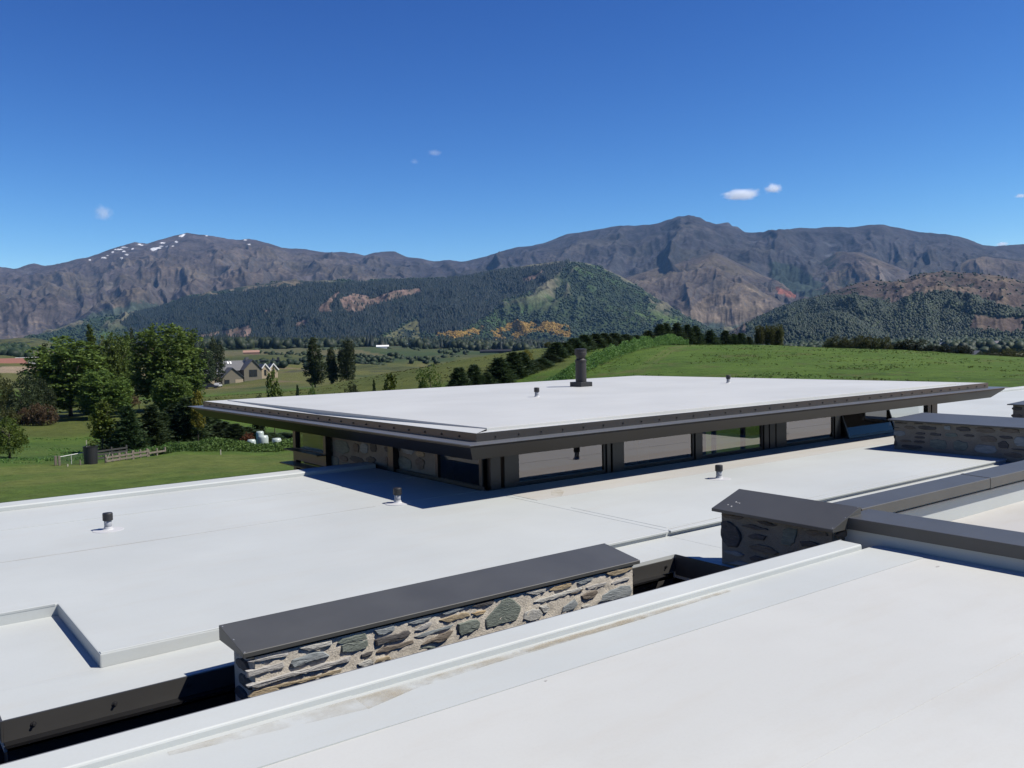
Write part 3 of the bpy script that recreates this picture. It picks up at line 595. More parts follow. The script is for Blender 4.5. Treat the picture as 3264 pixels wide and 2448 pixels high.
# ---- flue
flue = thing('chimney_flue', (17.2, 19.5, 4.76), 'stout black metal flue with banded cowl on a square base on the pavilion roof', 'chimney flue')
flue.scale = (.92, .92, .93)
def fpart(name, mb, **k): return link(name, mb.me(name, **k), flue, PCAP, world=False)
fpart('flue_base', MB().box((-0.24, -0.27, -0.02), (0.24, 0.27, 0.155)), bevel=0.008)
fpart('flue_pipe', MB().lathe([(0.175, 0.15), (0.175, 0.80), (0.188, 0.80), (0.188, 0.845), (0.175, 0.85), (0.12, 0.90)], (0, 0, 0), 32))
fpart('flue_cowl', MB().lathe([(0.12, 0.88), (0.155, 0.96), (0.16, 1.0), (0.19, 1.0), (0.19, 1.055), (0.197, 1.06), (0.197, 1.09), (0.19, 1.095), (0.19, 1.16), (0.197, 1.165), (0.197, 1.19), (0.10, 1.215)], (0, 0, 0), 32))
for k in range(4):
    a = k * math.pi / 2 + .4; fpart('cowl_strut', MB().box((0.14 * math.cos(a) - .01, 0.14 * math.sin(a) - .01, 0.86), (0.14 * math.cos(a) + .01, 0.14 * math.sin(a) + .01, 1.02)))

# ---- small marks: rivets at the cap ends, bird droppings, scuffs, lap joints in the parapet cap
def on_plane(x, y, a, b, c):
    """point of a sight line on the plane a*X + b*Y + Z = c"""
    r = ray(x, y); t = (c - CZ) / (a * r[0] + b * r[1] + r[2]); return Vector((r[0] * t, r[1] * t, CZ + r[2] * t))
DROP = simple('dropping', (.75, .75, .72), .8, var=.05)
k2 = (4.428 - 4.270) / (8.095 - 7.621)
for i, (x, y, s_) in enumerate(((540, 370, .012), (485, 420, .011), (445, 402, .008), (580, 384, .009), (560, 378, .006))):
    q = on_plane(2200 + x * .27125, 1500 + y * .27125, -k2, 0, 4.270 - k2 * 7.621)
    o = link('bird_dropping', MB().lathe([(s_, -.003), (s_ * .9, .002), (s_ * .3, .003)], (0, 0, 0), 9).me('dropping'), wall2, DROP, world=False); o.location = q - Vector(wall2.location); o.rotation_euler = (0, -math.atan(k2), 0); o.scale = (1, .7 + .2 * (i % 3), 1)
riv = MB().lathe([(.006, -.002), (.006, .0015), (.003, .003)], (0, 0, 0), 8).me('rivet')
def rivets(parent, pts_):
    for q in pts_:
        o = link('rivet', riv, parent, PIPE, world=False); o.location = Vector(q) - Vector(parent.location)
rivets(wall1, [(2.25, 6.39, 3.911), (2.25, 6.62, 3.947), (2.25, 6.87, 3.987), (6.37, 6.39, 3.911), (6.37, 6.87, 3.987)])
rivets(wall2, [(7.64, 4.975, 4.277), (7.86, 4.975, 4.350), (8.08, 4.975, 4.424)])
for y in (2.6, -0.4): part('lap_joint', CAP, MB().prism_y([(7.876, 4.23), (7.876, 4.350), (7.882, 4.3555), (8.364, 4.369), (8.364, 4.23)], y, y + .06), parent=par)
for x in (11.2, 14.2, 17.2): part('lap_joint', CAP, MB().prism_x([(5.096, 4.23), (5.096, 4.354), (5.102, 4.360), (5.464, 4.372), (5.464, 4.23)], x, x + .06), parent=par2)
def scuff(cx, cy, rx, ry, z, par_): 
    n = 14; return part('scuff_mark', SCUFF, MB().poly([(cx + rx * math.cos(6.283 * i / n) * random.uniform(.7, 1.1), cy + ry * math.sin(6.283 * i / n) * random.uniform(.7, 1.1)) for i in range(n)], z - .004, z + .0012), parent=par_)
SCUFF = simple('scuff_grey', (.52, .51, .49), .7, var=.12, scale=25)
for x, y, rx, ry in ((2989, 1806, .03, .012), (1740, 2170, .012, .008), (1550, 1880, .0, .0)):
    if rx: q = on_z(x, y, zf + .003); scuff(q[0], q[1], rx, ry, zf + .003, front)
stain([(8.8, 10.75), (9.1, 11.1), (9.3, 11.12), (9.2, 10.9), (8.9, 10.6)], zl + .0058, STAIN)

# ================================================================== THE LAND
def hash2(ix, iy):
    a = np.sin(ix * 127.1 + iy * 311.7) * 43758.5453; b = np.sin(ix * 269.5 + iy * 183.3) * 43758.5453
    return (a - np.floor(a)), (b - np.floor(b))
def vnoise(x, y):
    ix, iy = np.floor(x), np.floor(y); fx, fy = x - ix, y - iy; u = fx * fx * (3 - 2 * fx); v = fy * fy * (3 - 2 * fy)
    h = lambda a, b: hash2(a, b)[0]
    return (h(ix, iy) * (1 - u) + h(ix + 1, iy) * u) * (1 - v) + (h(ix, iy + 1) * (1 - u) + h(ix + 1, iy + 1) * u) * v
def fbm(x, y, oct=5, g=0.5):
    s = 0; a = 1; t = 0
    for i in range(oct):
        s = s + a * vnoise(x + 17.3 * i, y - 9.1 * i); t += a; a *= g; x, y = x * 2.03, y * 2.03
    return s / t
def gully(px, py, dx, dy):
    """stripes that follow (dx,dy)'s normal: ridges and gullies that run down the slope; returns value and derivative"""
    ix, iy = np.floor(px), np.floor(py); fx, fy = px - ix, py - iy
    va = np.zeros_like(px); ga = np.zeros_like(px); gb = np.zeros_like(px); wt = np.zeros_like(px)
    for i in range(-1, 2):
        for j in range(-1, 2):
            hx, hy = hash2(ix + i, iy + j); qx = fx - i - hx * 0.8 - .1; qy = fy - j - hy * 0.8 - .1
            w_ = np.exp(-2.2 * (qx * qx + qy * qy)); mg = (qx * dx + qy * dy) * 2 * np.pi
            va += np.cos(mg) * w_; sn = -np.sin(mg) * w_; ga += sn * dx; gb += sn * dy; wt += w_
    wt += 1e-6; return va / wt, ga / wt, gb / wt
def poly_mask(px, py, P):
    P = np.asarray(P, float); ins = np.zeros(px.shape, bool); j = len(P) - 1
    for i in range(len(P)):
        c = ((P[i, 1] > py) != (P[j, 1] > py)) & (px < (P[j, 0] - P[i, 0]) * (py - P[i, 1]) / (P[j, 1] - P[i, 1] + 1e-9) + P[i, 0]); ins ^= c; j = i
    return ins
def grid_faces(r, c):
    i = np.arange(r * c).reshape(r, c)[:-1, :-1].ravel(); return np.stack([i, i + 1, i + c + 1, i + c], -1)
def sm(a, b, x):
    t = np.clip((x - a) / (b - a), 0, 1); return t * t * (3 - 2 * t)
def lerp(a, b, t): return a + (b - a) * t[..., None]

def land_mat(name, scale, fine, b_amt, b_dist, rough=0.95):
    """cover colour comes from the mesh; the material adds grain and fine relief"""
    m, t, b, o = newmat(name); b.inputs['Roughness'].default_value = rough; b.inputs['Specular IOR Level'].default_value = 0.1
    a = N(t, 'ShaderNodeAttribute', attribute_name='cover'); f = noise(t, scale, 8, 0.68); g = noise(t, fine, 6, 0.7)
    c = mix(t, 1.0, a.outputs['Color'], ramp(t, f, [(0.3, (0.55,) * 3), (0.7, (1.45,) * 3)]), 'MULTIPLY')
    c = mix(t, 1.0, c, ramp(t, g, [(0.3, (0.6,) * 3), (0.7, (1.4,) * 3)]), 'MULTIPLY')
    t.links.new(c, b.inputs['Base Color'])
    if b_amt: bump(t, b, g, b_amt, b_dist)
    return m
MOUNT = land_mat('mountain_ground', 1 / 160.0, 1 / 28.0, 0.5, 14)
HILLM = land_mat('hill_ground', 1 / 90.0, 1 / 14.0, 0.5, 7)

def make_range(name, prof, D, W, zb, cols, rows, x0, x1, power, amp, f0, seed, mat, cover, wob=0.06, pw=0.8, back=0.25, roundness=0.0, ribs=0.7, ramp_h=9.0):
    pr = np.array(prof, float); xs = np.linspace(x0, x1, cols)
    yp = np.interp(xs, pr[:, 0], pr[:, 1])
    jag = (fbm(xs / 26.0, xs * 0 + seed, 5, 0.6) - 0.5)
    Dr = D * (1 + wob * (fbm(xs / 420.0, xs * 0 + seed + 3.3, 3) - 0.5) * 2)
    H = CZ + Dr * slope_of(xs, yp); Hj = -jag * 7.0 * pw * Dr / FPX
    ks = np.hanning(61); ks /= ks.sum(); Hs = np.convolve(np.pad(H, 30, 'edge'), ks, 'valid'); Hj = Hj + H - Hs; H = Hs
    t = np.concatenate([np.linspace(0, 1, rows) ** 0.9, 1 + np.linspace(0.04, 1, 8) * back])
    U = head(xs); T, HH = np.meshgrid(t, H, indexing='ij'); Dm = (Dr - W)[None, :] + W * T
    X = U[None, :, 0] * Dm; Y = U[None, :, 1] * Dm
    sp = fbm(X / (W * 0.42) + seed * 3.1, Y / (W * 0.42) - seed, 4); 
    tt = np.where(T <= 1, T, 1 - (T - 1) / back * 0.8)
    base = np.clip(tt + (sp - 0.5) * 0.45 * np.sin(np.pi * np.clip(tt, 0, 1)), 0, 1.0) ** power
    if roundness: base = base * (1 - roundness) + roundness * np.sin(np.pi / 2 * np.clip(tt, 0, 1))
    Z = zb + (HH - zb) * base
    # slope direction of the broad shape, then gullies over five scales
    def gradw(Z):
        gz_r, gz_c = np.gradient(Z); xr, xc = np.gradient(X); yr, yc = np.gradient(Y); det = xr * yc - xc * yr + 1e-9
        return (gz_r * yc - gz_c * yr) / det, (gz_c * xr - gz_r * xc) / det
    gx, gy = gradw(Z); gm = np.hypot(gx, gy) + 0.12; gx = gx / gm; gy = gy / gm
    env = np.clip(np.sin(np.pi * np.clip(tt, 0, 1) ** 0.8), 0.0, 1) ** 0.7 + 0.06
    a = amp * .45; f = f0; ex = np.zeros_like(Z); ey = np.zeros_like(Z); E = np.zeros_like(Z)
    sc_ = 0.8
    for o in range(6):
        v, ga, gb = gully(X * f + seed, Y * f - seed, (-gy) * sc_ + ey * 0.30, (gx) * sc_ - ex * 0.30)
        E += a * v; ex += a / amp * ga; ey += a / amp * gb; a *= 0.55; f *= 1.9
    rel = E / amp
# long spurs and gullies that run unbroken from the ridge to the foot
    S_ = np.broadcast_to(xs[None, :] * D / FPX, X.shape) + 420 * (fbm(X * f0 * .9 + 2, Y * f0 * .9, 4) - .5) / (f0 * 760); Vd = (1 - T) * W; rg = 0; am = 1.0; L_ = 0.62 / f0; tot = 0
    for o in range(5):
        nn = 1 - np.abs(2 * vnoise(S_ / L_ + 31.7 * o + seed, Vd / (L_ * 4.2) + 7.1 * o + seed) - 1); rg = rg + am * nn * nn; tot += am; am *= .52; L_ *= .5
    rg = rg / tot; E += amp * 1.5 * (rg - .45); rel = rel * .4 + (rg - .42) * 2.4
    Z = Z + E * env
    # bring each bearing's skyline back to the surveyed one (smoothly)
    dist = np.hypot(X, Y); ang = ((Z - CZ) / dist).max(0); want = (H - CZ) / Dr
    k = np.hanning(81); k /= k.sum(); c0 = np.convolve(np.pad(want - ang, 40, 'edge'), k, 'valid'); Z = Z + c0[None, :] * dist * np.clip(tt, 0, 1) ** 1.2
    ang = ((Z - CZ) / dist).max(0); want = (H + Hj - CZ) / Dr
    corr = (want - ang); k = np.hanning(5); k /= k.sum(); corr = np.convolve(np.pad(corr, 2, 'edge'), k, 'valid')
    Z = Z + corr[None, :] * dist * np.clip(tt, 0, 1) ** 14
    V = np.stack([X, Y, Z], -1)
    gx, gy = gradw(Z); sl_ = np.hypot(gx, gy); asp = (-gx * math.cos(rad(SUN_AZ)) - gy * math.sin(rad(SUN_AZ)))
    P, Q = proj(V)
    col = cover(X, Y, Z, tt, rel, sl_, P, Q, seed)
    # fine ribs of rock and scree that follow the fall of the slope
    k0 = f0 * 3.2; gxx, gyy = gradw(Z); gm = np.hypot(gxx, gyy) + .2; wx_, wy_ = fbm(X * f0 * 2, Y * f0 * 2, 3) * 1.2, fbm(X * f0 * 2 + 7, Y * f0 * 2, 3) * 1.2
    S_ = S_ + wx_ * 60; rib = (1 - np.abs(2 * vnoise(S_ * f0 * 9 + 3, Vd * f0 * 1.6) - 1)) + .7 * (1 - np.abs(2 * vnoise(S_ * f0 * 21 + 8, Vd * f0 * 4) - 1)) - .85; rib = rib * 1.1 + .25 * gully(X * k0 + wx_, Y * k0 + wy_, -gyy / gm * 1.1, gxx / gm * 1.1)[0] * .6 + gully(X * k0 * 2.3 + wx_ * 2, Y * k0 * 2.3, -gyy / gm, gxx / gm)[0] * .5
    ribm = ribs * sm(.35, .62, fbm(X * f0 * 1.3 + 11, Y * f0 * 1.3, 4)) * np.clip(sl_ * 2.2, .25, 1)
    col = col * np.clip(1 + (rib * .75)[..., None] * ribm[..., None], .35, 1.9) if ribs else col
    Zr = rib * ribm * ramp_h; Z = Z + Zr * env; V[..., 2] = Z
    me = fast_mesh(V.reshape(-1, 3), grid_faces(len(t), cols), True, name); set_color(me, col.reshape(-1, 3))
    o = link(name, me, None, mat); tag(o, kind='structure'); return o, V, P, Q, rel, tt

# ---- skylines (bearing and elevation of points along each ridge)
SK_MAIN = [(-500,905),(-300,870),(-120,856),(0,849),(55,856),(70,855),(104,842),(124,839),(154,847),(199,841),(244,830),(298,820),(348,801),(398,785),(443,773),(482,776),(547,758),(582,749),(609,742),(637,747),(696,753),(746,763),(776,765),(806,760),(870,776),(910,790),(985,795),(1044,805),(1100,803),(1136,807),(1168,813),(1206,805),(1266,801),(1304,819),(1347,825),(1391,834),(1434,829),(1477,833),(1499,831),(1543,820),(1597,803),(1651,788),(1705,783),(1760,768),(1814,746),(1895,734),(1977,720),(2031,718),(2085,716),(2139,698),(2205,683),(2232,689),(2258,708),(2279,714),(2326,709),(2337,720),(2353,722),(2379,743),(2416,742),(2468,738),(2553,725),(2575,728),(2642,724),(2721,724),(2763,717),(2816,716),(2847,724),(2921,738),(2995,745),(3058,754),(3100,769),(3131,780),(3168,785),(3205,783),(3264,779),(3400,770),(3700,800)]
SK_MID = [(60,1085),(199,1043),(278,1018),(423,998),(497,988),(597,948),(721,923),(845,903),(945,893),(1000,896),(1108,893),(1136,895),(1347,890),(1488,885),(1597,860),(1705,844),(1760,836),(1814,832),(1868,837),(1922,852),(1977,877),(2031,909),(2112,963),(2200,1012),(2300,1050),(2420,1085)]
SK_SPUR = [(1840,930),(1960,898),(2100,853),(2195,826),(2274,803),(2310,816),(2374,847),(2437,882),(2495,900),(2547,937),(2605,960),(2680,1010),(2760,1060)]
SK_SPUR2 = [(2330,1000),(2430,950),(2531,895),(2600,850),(2668,803),(2742,805),(2837,842),(2910,871),(3000,905),(3100,950),(3220,1010)]
SK_SPUR3 = [(2900,960),(3000,880),(3080,830),(3140,818),(3200,826),(3264,835),(3400,860),(3600,930)]
SK_RIGHT = [(2300,1075),(2395,1021),(2416,1010),(2468,989),(2547,963),(2626,937),(2679,921),(2731,903),(2773,892),(2826,897),(2863,900),(2921,876),(2968,871),(3005,862),(3047,866),(3073,873),(3100,869),(3152,876),(3264,895),(3400,915),(3700,1000)]
SK_KNOB = [(2340,1085),(2430,1055),(2500,1021),(2547,1013),(2600,1008),(2658,1000),(2705,1008),(2747,1031),(2784,1058),(2830,1080)]
SK_LEFT = [(-300,1100),(-120,1078),(0,1083),(60,1077),(110,1076),(150,1085),(200,1105),(260,1120)]

C_ = lambda *c: np.array(c, float)
MAUVE, TAN, OLIVE, SCREE, ROCK, BUSH, PINE, SHRUB, GORSE, CLEAR, SNOW = C_(.096,.081,.080), C_(.170,.136,.102), C_(.115,.10,.06), C_(.21,.20,.195), C_(.10,.092,.09), C_(.035,.05,.038), C_(.007,.015,.014), C_(.045,.082,.028), C_(.34,.20,.045), C_(.185,.128,.105), C_(.85,.87,.9)
def cover_main(X, Y, Z, t, rel, sl_, P, Q, sd_):
    n1 = fbm(X / 900 + sd_, Y / 900, 5); n2 = fbm(X / 240, Y / 240 + sd_, 5, 0.6); n3 = fbm(X / 70, Y / 70, 4, 0.6); n4 = fbm(X / 420 + 9, Y / 420 + 4, 5, .6)
    c = np.broadcast_to(MAUVE, X.shape + (3,)).copy()
    c = lerp(c, TAN, sm(.50, .68, n2 * .6 + n1 * .4) * sm(.9, .35, t) * .75); c = lerp(c, OLIVE, sm(.5, .65, n4) * .5 * sm(1, .5, t))
    c = lerp(c, TAN, sm(.15, .7, rel) * .40 * sm(.95, .5, t)); c = lerp(c, SCREE, sm(-.2, -.8, rel) * sm(.46, .62, n3) * .75)
    c = lerp(c, ROCK * .8, sm(.55, .95, sl_ + (n3 - .5) * .7) * .8); c = lerp(c, MAUVE * .72, sm(.52, .7, fbm(X / 300 + 3, Y / 300, 5, .62)) * .6)
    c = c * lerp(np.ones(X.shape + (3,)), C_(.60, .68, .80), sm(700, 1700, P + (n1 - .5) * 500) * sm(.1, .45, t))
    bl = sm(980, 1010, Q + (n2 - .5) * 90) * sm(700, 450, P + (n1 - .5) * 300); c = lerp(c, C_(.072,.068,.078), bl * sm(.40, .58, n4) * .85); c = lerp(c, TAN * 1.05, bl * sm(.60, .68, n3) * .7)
    bush = poly_mask(P + (n3 - .5) * 30, Q + (n2 - .5) * 26, [(2440,840),(2480,836),(2530,846),(2590,890),(2635,906),(2630,935),(2590,956),(2520,930),(2470,900)]); c[bush] = BUSH
    bush = poly_mask(P + (n3 - .5) * 60, Q + (n2 - .5) * 50, [(2960,860),(3030,880),(3110,870),(3264,872),(3264,900),(2990,900)]); c[bush] = BUSH * 1.2
    g = poly_mask(P + (n2 - .5) * 90, Q + (n3 - .5) * 40, [(180,1060),(300,1000),(430,960),(520,970),(520,1090),(180,1090)]); c[g & (n4 > .42)] = C_(.055,.072,.055)
    for (sx, sy, a, b_) in SNOWS:
        c[((P - sx - (n3 - .5) * a * 1.4) / a) ** 2 + ((Q - sy - (n2 - .5) * b_ * 2) / b_) ** 2 < 1] = SNOW
    return c
SNOWS = [(x * .4973, 600 + y * .4973, a, b) for x, y, a, b in ((985,391,10,5),(1130,342,5,3.2),(1005,383,12,2),(812,425,6,2.6),(797,403,5,2),(668,446,9,2.3),(720,410,6,1.6),(760,393,13,1.8),(800,380,11,1.8),(850,388,4,2),(893,360,5,2),(907,366,5,2),(1046,350,7,2),(1030,372,7,1.8),(1165,306,8,3),(1175,298,5,2),(1070,374,3,2),(1110,371,4,1.6),(1570,331,6,2),(1598,360,5,2.2),(1325,305,4,1.5),(575,460,3,1.5),(780,447,4,1.6),(690,432,4,1.4))]
def cover_spur(X, Y, Z, t, rel, sl_, P, Q, sd_):
    n1 = fbm(X / 700 + sd_, Y / 700, 5); n2 = fbm(X / 200, Y / 200 + sd_, 5, 0.6); n3 = fbm(X / 60, Y / 60, 4, .6)
    c = np.broadcast_to(MAUVE * .86, X.shape + (3,)).copy(); c = lerp(c, TAN, sm(.42, .62, n1 * .5 + n2 * .5) * .8); c = lerp(c, OLIVE * .9, sm(.52, .7, n2) * .5)
    c = lerp(c, TAN * 1.12, sm(.2, .8, rel) * .55); c = lerp(c, ROCK, sm(.6, 1.0, sl_ + (n3 - .5) * .8) * .7); c = lerp(c, BUSH * 1.3, sm(-.25, -.7, rel) * sm(.45, .6, n3) * .9)
    c = lerp(c, BUSH * 1.4, sm(.34, .16, t + (n2 - .5) * .3) * sm(1020, 1050, Q + (n3 - .5) * 60))
    rd = poly_mask(P + (n3 - .5) * 22, Q + (n2 - .5) * 16, [(2470,918),(2500,925),(2560,940),(2612,955),(2600,966),(2545,955),(2480,935)]); c[rd] = C_(.23,.09,.065)
    tn = poly_mask(P + (n2 - .5) * 40, Q + (n3 - .5) * 26, [(2150,1010),(2300,920),(2380,950),(2480,985),(2440,1005),(2330,1030),(2200,1030)]); c[tn & (n3 > .38)] = TAN * .95
    return c
PINE_P = [[(380,1030),(430,998),(600,955),(720,940),(850,918),(1000,905),(1150,900),(1350,894),(1600,864),(1750,842),(1812,834),(1775,875),(1690,930),(1600,960),(1560,1000),(1500,1042),(1420,1066),(1345,1064),(1322,1010),(1250,1056),(1150,1100),(700,1110),(540,1096),(420,1060)]]
CUTS = [[(x * .5425 + 1000, 600 + y * .5425) for x, y in P] for P in ([(15,725),(40,690),(140,610),(152,622),(90,700),(120,730),(40,742)],[(150,655),(240,620),(330,640),(330,680),(180,715)],[(180,720),(330,655),(470,605),(620,588),(632,622),(480,652),(340,690),(285,732),(190,735)],[(1222,555),(1228,528),(1320,500),(1338,478),(1350,492),(1318,518),(1270,545)])] + \
       [[(x * .4973, 600 + y * .4973) for x, y in P] for P in ([(1250,950),(1430,915),(1600,878),(1612,930),(1585,940),(1625,968),(1480,968),(1420,940),(1260,962)],[(1890,862),(1985,840),(1965,872),(1905,892)],[(1690,790),(1780,760),(1785,768),(1700,800)])]
GORSES = [[(x * .5425 + 1000, 600 + y * .5425) for x, y in P] for P in ([(735,850),(850,838),(945,835),(990,820),(985,860),(930,872),(850,888),(760,875)],[(1050,905),(1055,850),(1150,815),(1200,785),(1300,795),(1390,785),(1480,795),(1530,865),(1400,855),(1280,832),(1230,870),(1200,885),(1080,912)])]
GRASS_P = [(900 + x * .2713, 1000 + y * .2713) for x, y in [(990,395),(1250,240),(1600,45),(1612,190),(1645,350),(1500,390),(1350,385),(1010,400)]]
def mid_masks(P, Q, n2, n3):
    p, q = P + (n3 - .5) * 34, Q + (n2 - .5) * 16
    cut = np.zeros(P.shape, bool)
    for M_ in CUTS: cut |= poly_mask(P + (n3 - .5) * 10, Q + (n2 - .5) * 7, M_)
    gr = poly_mask(P + (n3 - .5) * 16, Q + (n2 - .5) * 12, GRASS_P); pine = poly_mask(p, q, PINE_P[0]) & ~cut & ~gr
    go = np.zeros(P.shape, bool)
    for M_ in GORSES: go |= poly_mask(P + (n3 - .5) * 60, Q + (n2 - .5) * 40, M_)
    return cut, gr, pine, go & (n3 > .40)
def cover_mid(X, Y, Z, t, rel, sl_, P, Q, sd_):
    n1 = fbm(X / 420 + sd_, Y / 420, 5); n2 = fbm(X / 130, Y / 130 + sd_, 5, .6); n3 = fbm(X / 38, Y / 38, 4, .6)
    c = np.broadcast_to(C_(.040,.060,.030), X.shape + (3,)).copy(); c = lerp(c, SHRUB * 1.25, sm(.44, .62, n2 * .6 + n1 * .4) * .9); c = lerp(c, C_(.19,.175,.12), sm(.15, .7, rel + (n3 - .5) * .9) * sm(.2, .5, t) * .8)
    c = lerp(c, C_(.10,.15,.045), sm(1950, 2050, P) * sm(.45, .6, n1) * sm(.75, .3, t) * .7)
    c = lerp(c, BUSH * .8, sm(-.1, -.7, rel) * .6)
    rk = poly_mask(P + (n3 - .5) * 50, Q + (n2 - .5) * 24, [(380,1020),(500,985),(640,918),(845,900),(945,890),(1060,902),(1000,928),(850,942),(700,985),(560,1020)]); c[rk] = lerp(np.broadcast_to(C_(.17,.145,.105), c.shape), BUSH, sm(.46, .54, n3 * .6 + n2 * .4))[rk]
    cut, gr, pine, go = mid_masks(P, Q, n2, n3)
    c[pine] = PINE * 1.3; c[cut] = lerp(np.broadcast_to(CLEAR, c.shape), C_(.13,.10,.075), sm(.4, .62, n3))[cut]
    c[gr] = lerp(np.broadcast_to(C_(.155,.155,.07), c.shape), BUSH, sm(.55, .64, n3))[gr]; c[go] = GORSE
    return c
def right_masks(P, Q, n2, n3):
    return poly_mask(P + (n3 - .5) * 40, Q + (n2 - .5) * 22, [(2380,1040),(2470,990),(2560,962),(2650,948),(2730,946),(2800,965),(2850,975),(2900,950),(2960,934),(3020,930),(3100,945),(3190,975),(3300,1010),(3420,1040),(3420,1120),(2380,1120)]) & ~poly_mask(P + (n3 - .5) * 50, Q + (n2 - .5) * 30, [(3080,1050),(3105,1000),(3150,1010),(3264,1020),(3264,1062),(3180,1060)])
def cover_right(X, Y, Z, t, rel, sl_, P, Q, sd_):
    n1 = fbm(X / 300 + sd_, Y / 300, 5); n2 = fbm(X / 95, Y / 95 + sd_, 5, .6); n3 = fbm(X / 30, Y / 30, 4, .6)
    c = np.broadcast_to(C_(.105,.080,.07), X.shape + (3,)).copy(); c = lerp(c, C_(.19,.148,.10), sm(880, 905, P * 0 + 1790 - Q) * sm(.38, .58, n2 * .5 + n1 * .5) * .9); c = lerp(c, C_(.20,.155,.105), sm(.2, .8, rel) * .5)
    c = lerp(c, BUSH, sm(.52, .62, n3) * sm(-.1, -.5, rel) * .8)
    f = right_masks(P, Q, n2, n3); c[f] = lerp(np.broadcast_to(C_(.020,.034,.022), c.shape), C_(.05,.08,.03), sm(.5, .66, n2))[f]
    return c
def cover_knob(X, Y, Z, t, rel, sl_, P, Q, sd_):
    n2 = fbm(X / 80, Y / 80 + sd_, 5, .6); n3 = fbm(X / 26, Y / 26, 4, .6)
    c = np.broadcast_to(C_(.030,.05,.024), X.shape + (3,)).copy(); c = lerp(c, SHRUB, sm(.45, .65, n2)); top = sm(.80, .97, t + (n3 - .5) * .25); return lerp(c, C_(.26,.20,.05), top * .9)
def cover_left(X, Y, Z, t, rel, sl_, P, Q, sd_):
    n2 = fbm(X / 60, Y / 60 + sd_, 5, .6); n3 = fbm(X / 18, Y / 18, 4, .6)
    c = np.broadcast_to(C_(.105,.115,.052), X.shape + (3,)).copy(); return lerp(c, BUSH, sm(.60, .68, n3))

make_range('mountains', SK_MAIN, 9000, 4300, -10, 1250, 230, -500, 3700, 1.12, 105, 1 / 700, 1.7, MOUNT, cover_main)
make_range('mountain_spur', SK_SPUR, 6300, 2000, -10, 420, 130, 1840, 2760, 1.05, 85, 1 / 560, 5.1, MOUNT, cover_spur, roundness=0.3)
make_range('mountain_spur', SK_SPUR2, 6900, 1700, -10, 380, 110, 2330, 3220, 1.05, 75, 1 / 560, 8.4, MOUNT, cover_spur, roundness=0.3)
make_range('mountain_spur', SK_SPUR3, 6700, 1700, -10, 300, 110, 2900, 3600, 1.05, 75, 1 / 560, 2.9, MOUNT, cover_spur, roundness=0.3)
_, VM, PM, QM, RM, TM = make_range('forested_hill', SK_MID, 4700, 1500, -12, 900, 170, 60, 2420, 0.95, 52, 1 / 340, 4.2, HILLM, cover_mid, roundness=0.35, ramp_h=6)
_, VR, PR, QR, RR_, TR = make_range('wooded_hill', SK_RIGHT, 3500, 1100, -20, 520, 140, 2300, 3700, 0.95, 30, 1 / 240, 6.6, HILLM, cover_right, roundness=0.4, ramp_h=4)
_, VK, PK, QK, RK, TK = make_range('wooded_knoll', SK_KNOB, 2500, 420, -20, 240, 80, 2340, 2830, 0.9, 8, 1 / 120, 3.4, HILLM, cover_knob, roundness=0.55, pw=0.8, ribs=0, ramp_h=0)
make_range('grassy_hill', SK_LEFT, 1500, 420, -12, 240, 60, -300, 260, 0.9, 4, 1 / 90, 7.7, HILLM, cover_left, roundness=0.6, pw=0.2, ribs=0, ramp_h=0)

# ---- near ground: one sheet from the house out under the mountains; heights from surveyed points (bearing, distance, level)
def lev(x, y, d): return CZ + d * slope_of(x, y)
pts = []
def PY(x, d, y): pts.append((x, d, float(lev(x, y, d))))
def PZ(x, d, z): pts.append((x, d, z))
for x, z in ((-700,-.6),(0,-.5),(800,-.2),(1600,.2),(2400,.6),(3264,.7),(3900,.6)): PZ(x, 6, z * .5); PZ(x, 20, z)
PY(0,45,1602); PY(300,48,1560); PY(600,48,1530); PY(930,48,1508)
PY(0,70,1492); PY(300,70,1479); PY(560,72,1446); PY(930,75,1436); PY(1250,80,1330)
PY(0,110,1402); PY(300,110,1396); PY(600,100,1375); PY(940,92,1400)
PY(-400,150,1350); PY(0,150,1341); PY(270,150,1322); PY(430,150,1308); PY(600,150,1284); PY(800,160,1258)
PY(1369,84,1330); PY(1000,95,1382); PY(1600,90,1275); PY(1800,110,1180)
PY(950,190,1246); PY(1144,190,1204); PY(1301,190,1180); PY(1500,190,1146); PY(1667,190,1123); PY(1850,190,1113)
PY(2046,185,1109); PY(2200,180,1103); PY(2440,175,1102); PY(2650,170,1110); PY(2860,165,1116); PY(3050,160,1127); PY(3264,150,1140); PY(3700,140,1160)
PY(2000,110,1160); PY(2300,110,1150); PY(2700,105,1158); PY(3264,95,1185); PY(2400,70,1215); PY(2900,70,1222); PY(3300,66,1240)
for x in (1100,1300,1500,1700,1900): PZ(x, 290, -7.5)
for x in (2100,2400,2700,3000,3300,3800): PZ(x, 290, -5.0)
PY(430,210,1275); PY(0,260,1246); PY(60,420,1190); PY(-400,420,1190); PY(240,400,1192); PY(-400,260,1250)
PY(660,330,1236); PY(760,350,1218); PY(860,360,1200); PY(960,340,1212); PY(560,330,1238)
PY(900,480,1172); PY(1100,520,1180); PY(1250,560,1176); PY(750,520,1172)
for x in (-500,0,400,800,1150,1500): PY(x, 1000, 1119 if x < 1400 else 1124)
for x in (-500,0,500,900,1300,1700): PY(x, 2000, 1099 if x > 300 else 1108)
for x in (1900,2300,2700,3100,3600): PZ(x, 1000, -16); PZ(x, 1900, -20)
for x in (-600,0,700,1400,2100,2800,3600): PZ(x, 4200, -14 if x < 1800 else -24); PZ(x, 12000, -30)
pts = np.array(pts); KN = np.stack([pts[:, 0] / 420.0, 2.2 * np.log(pts[:, 1])], -1)
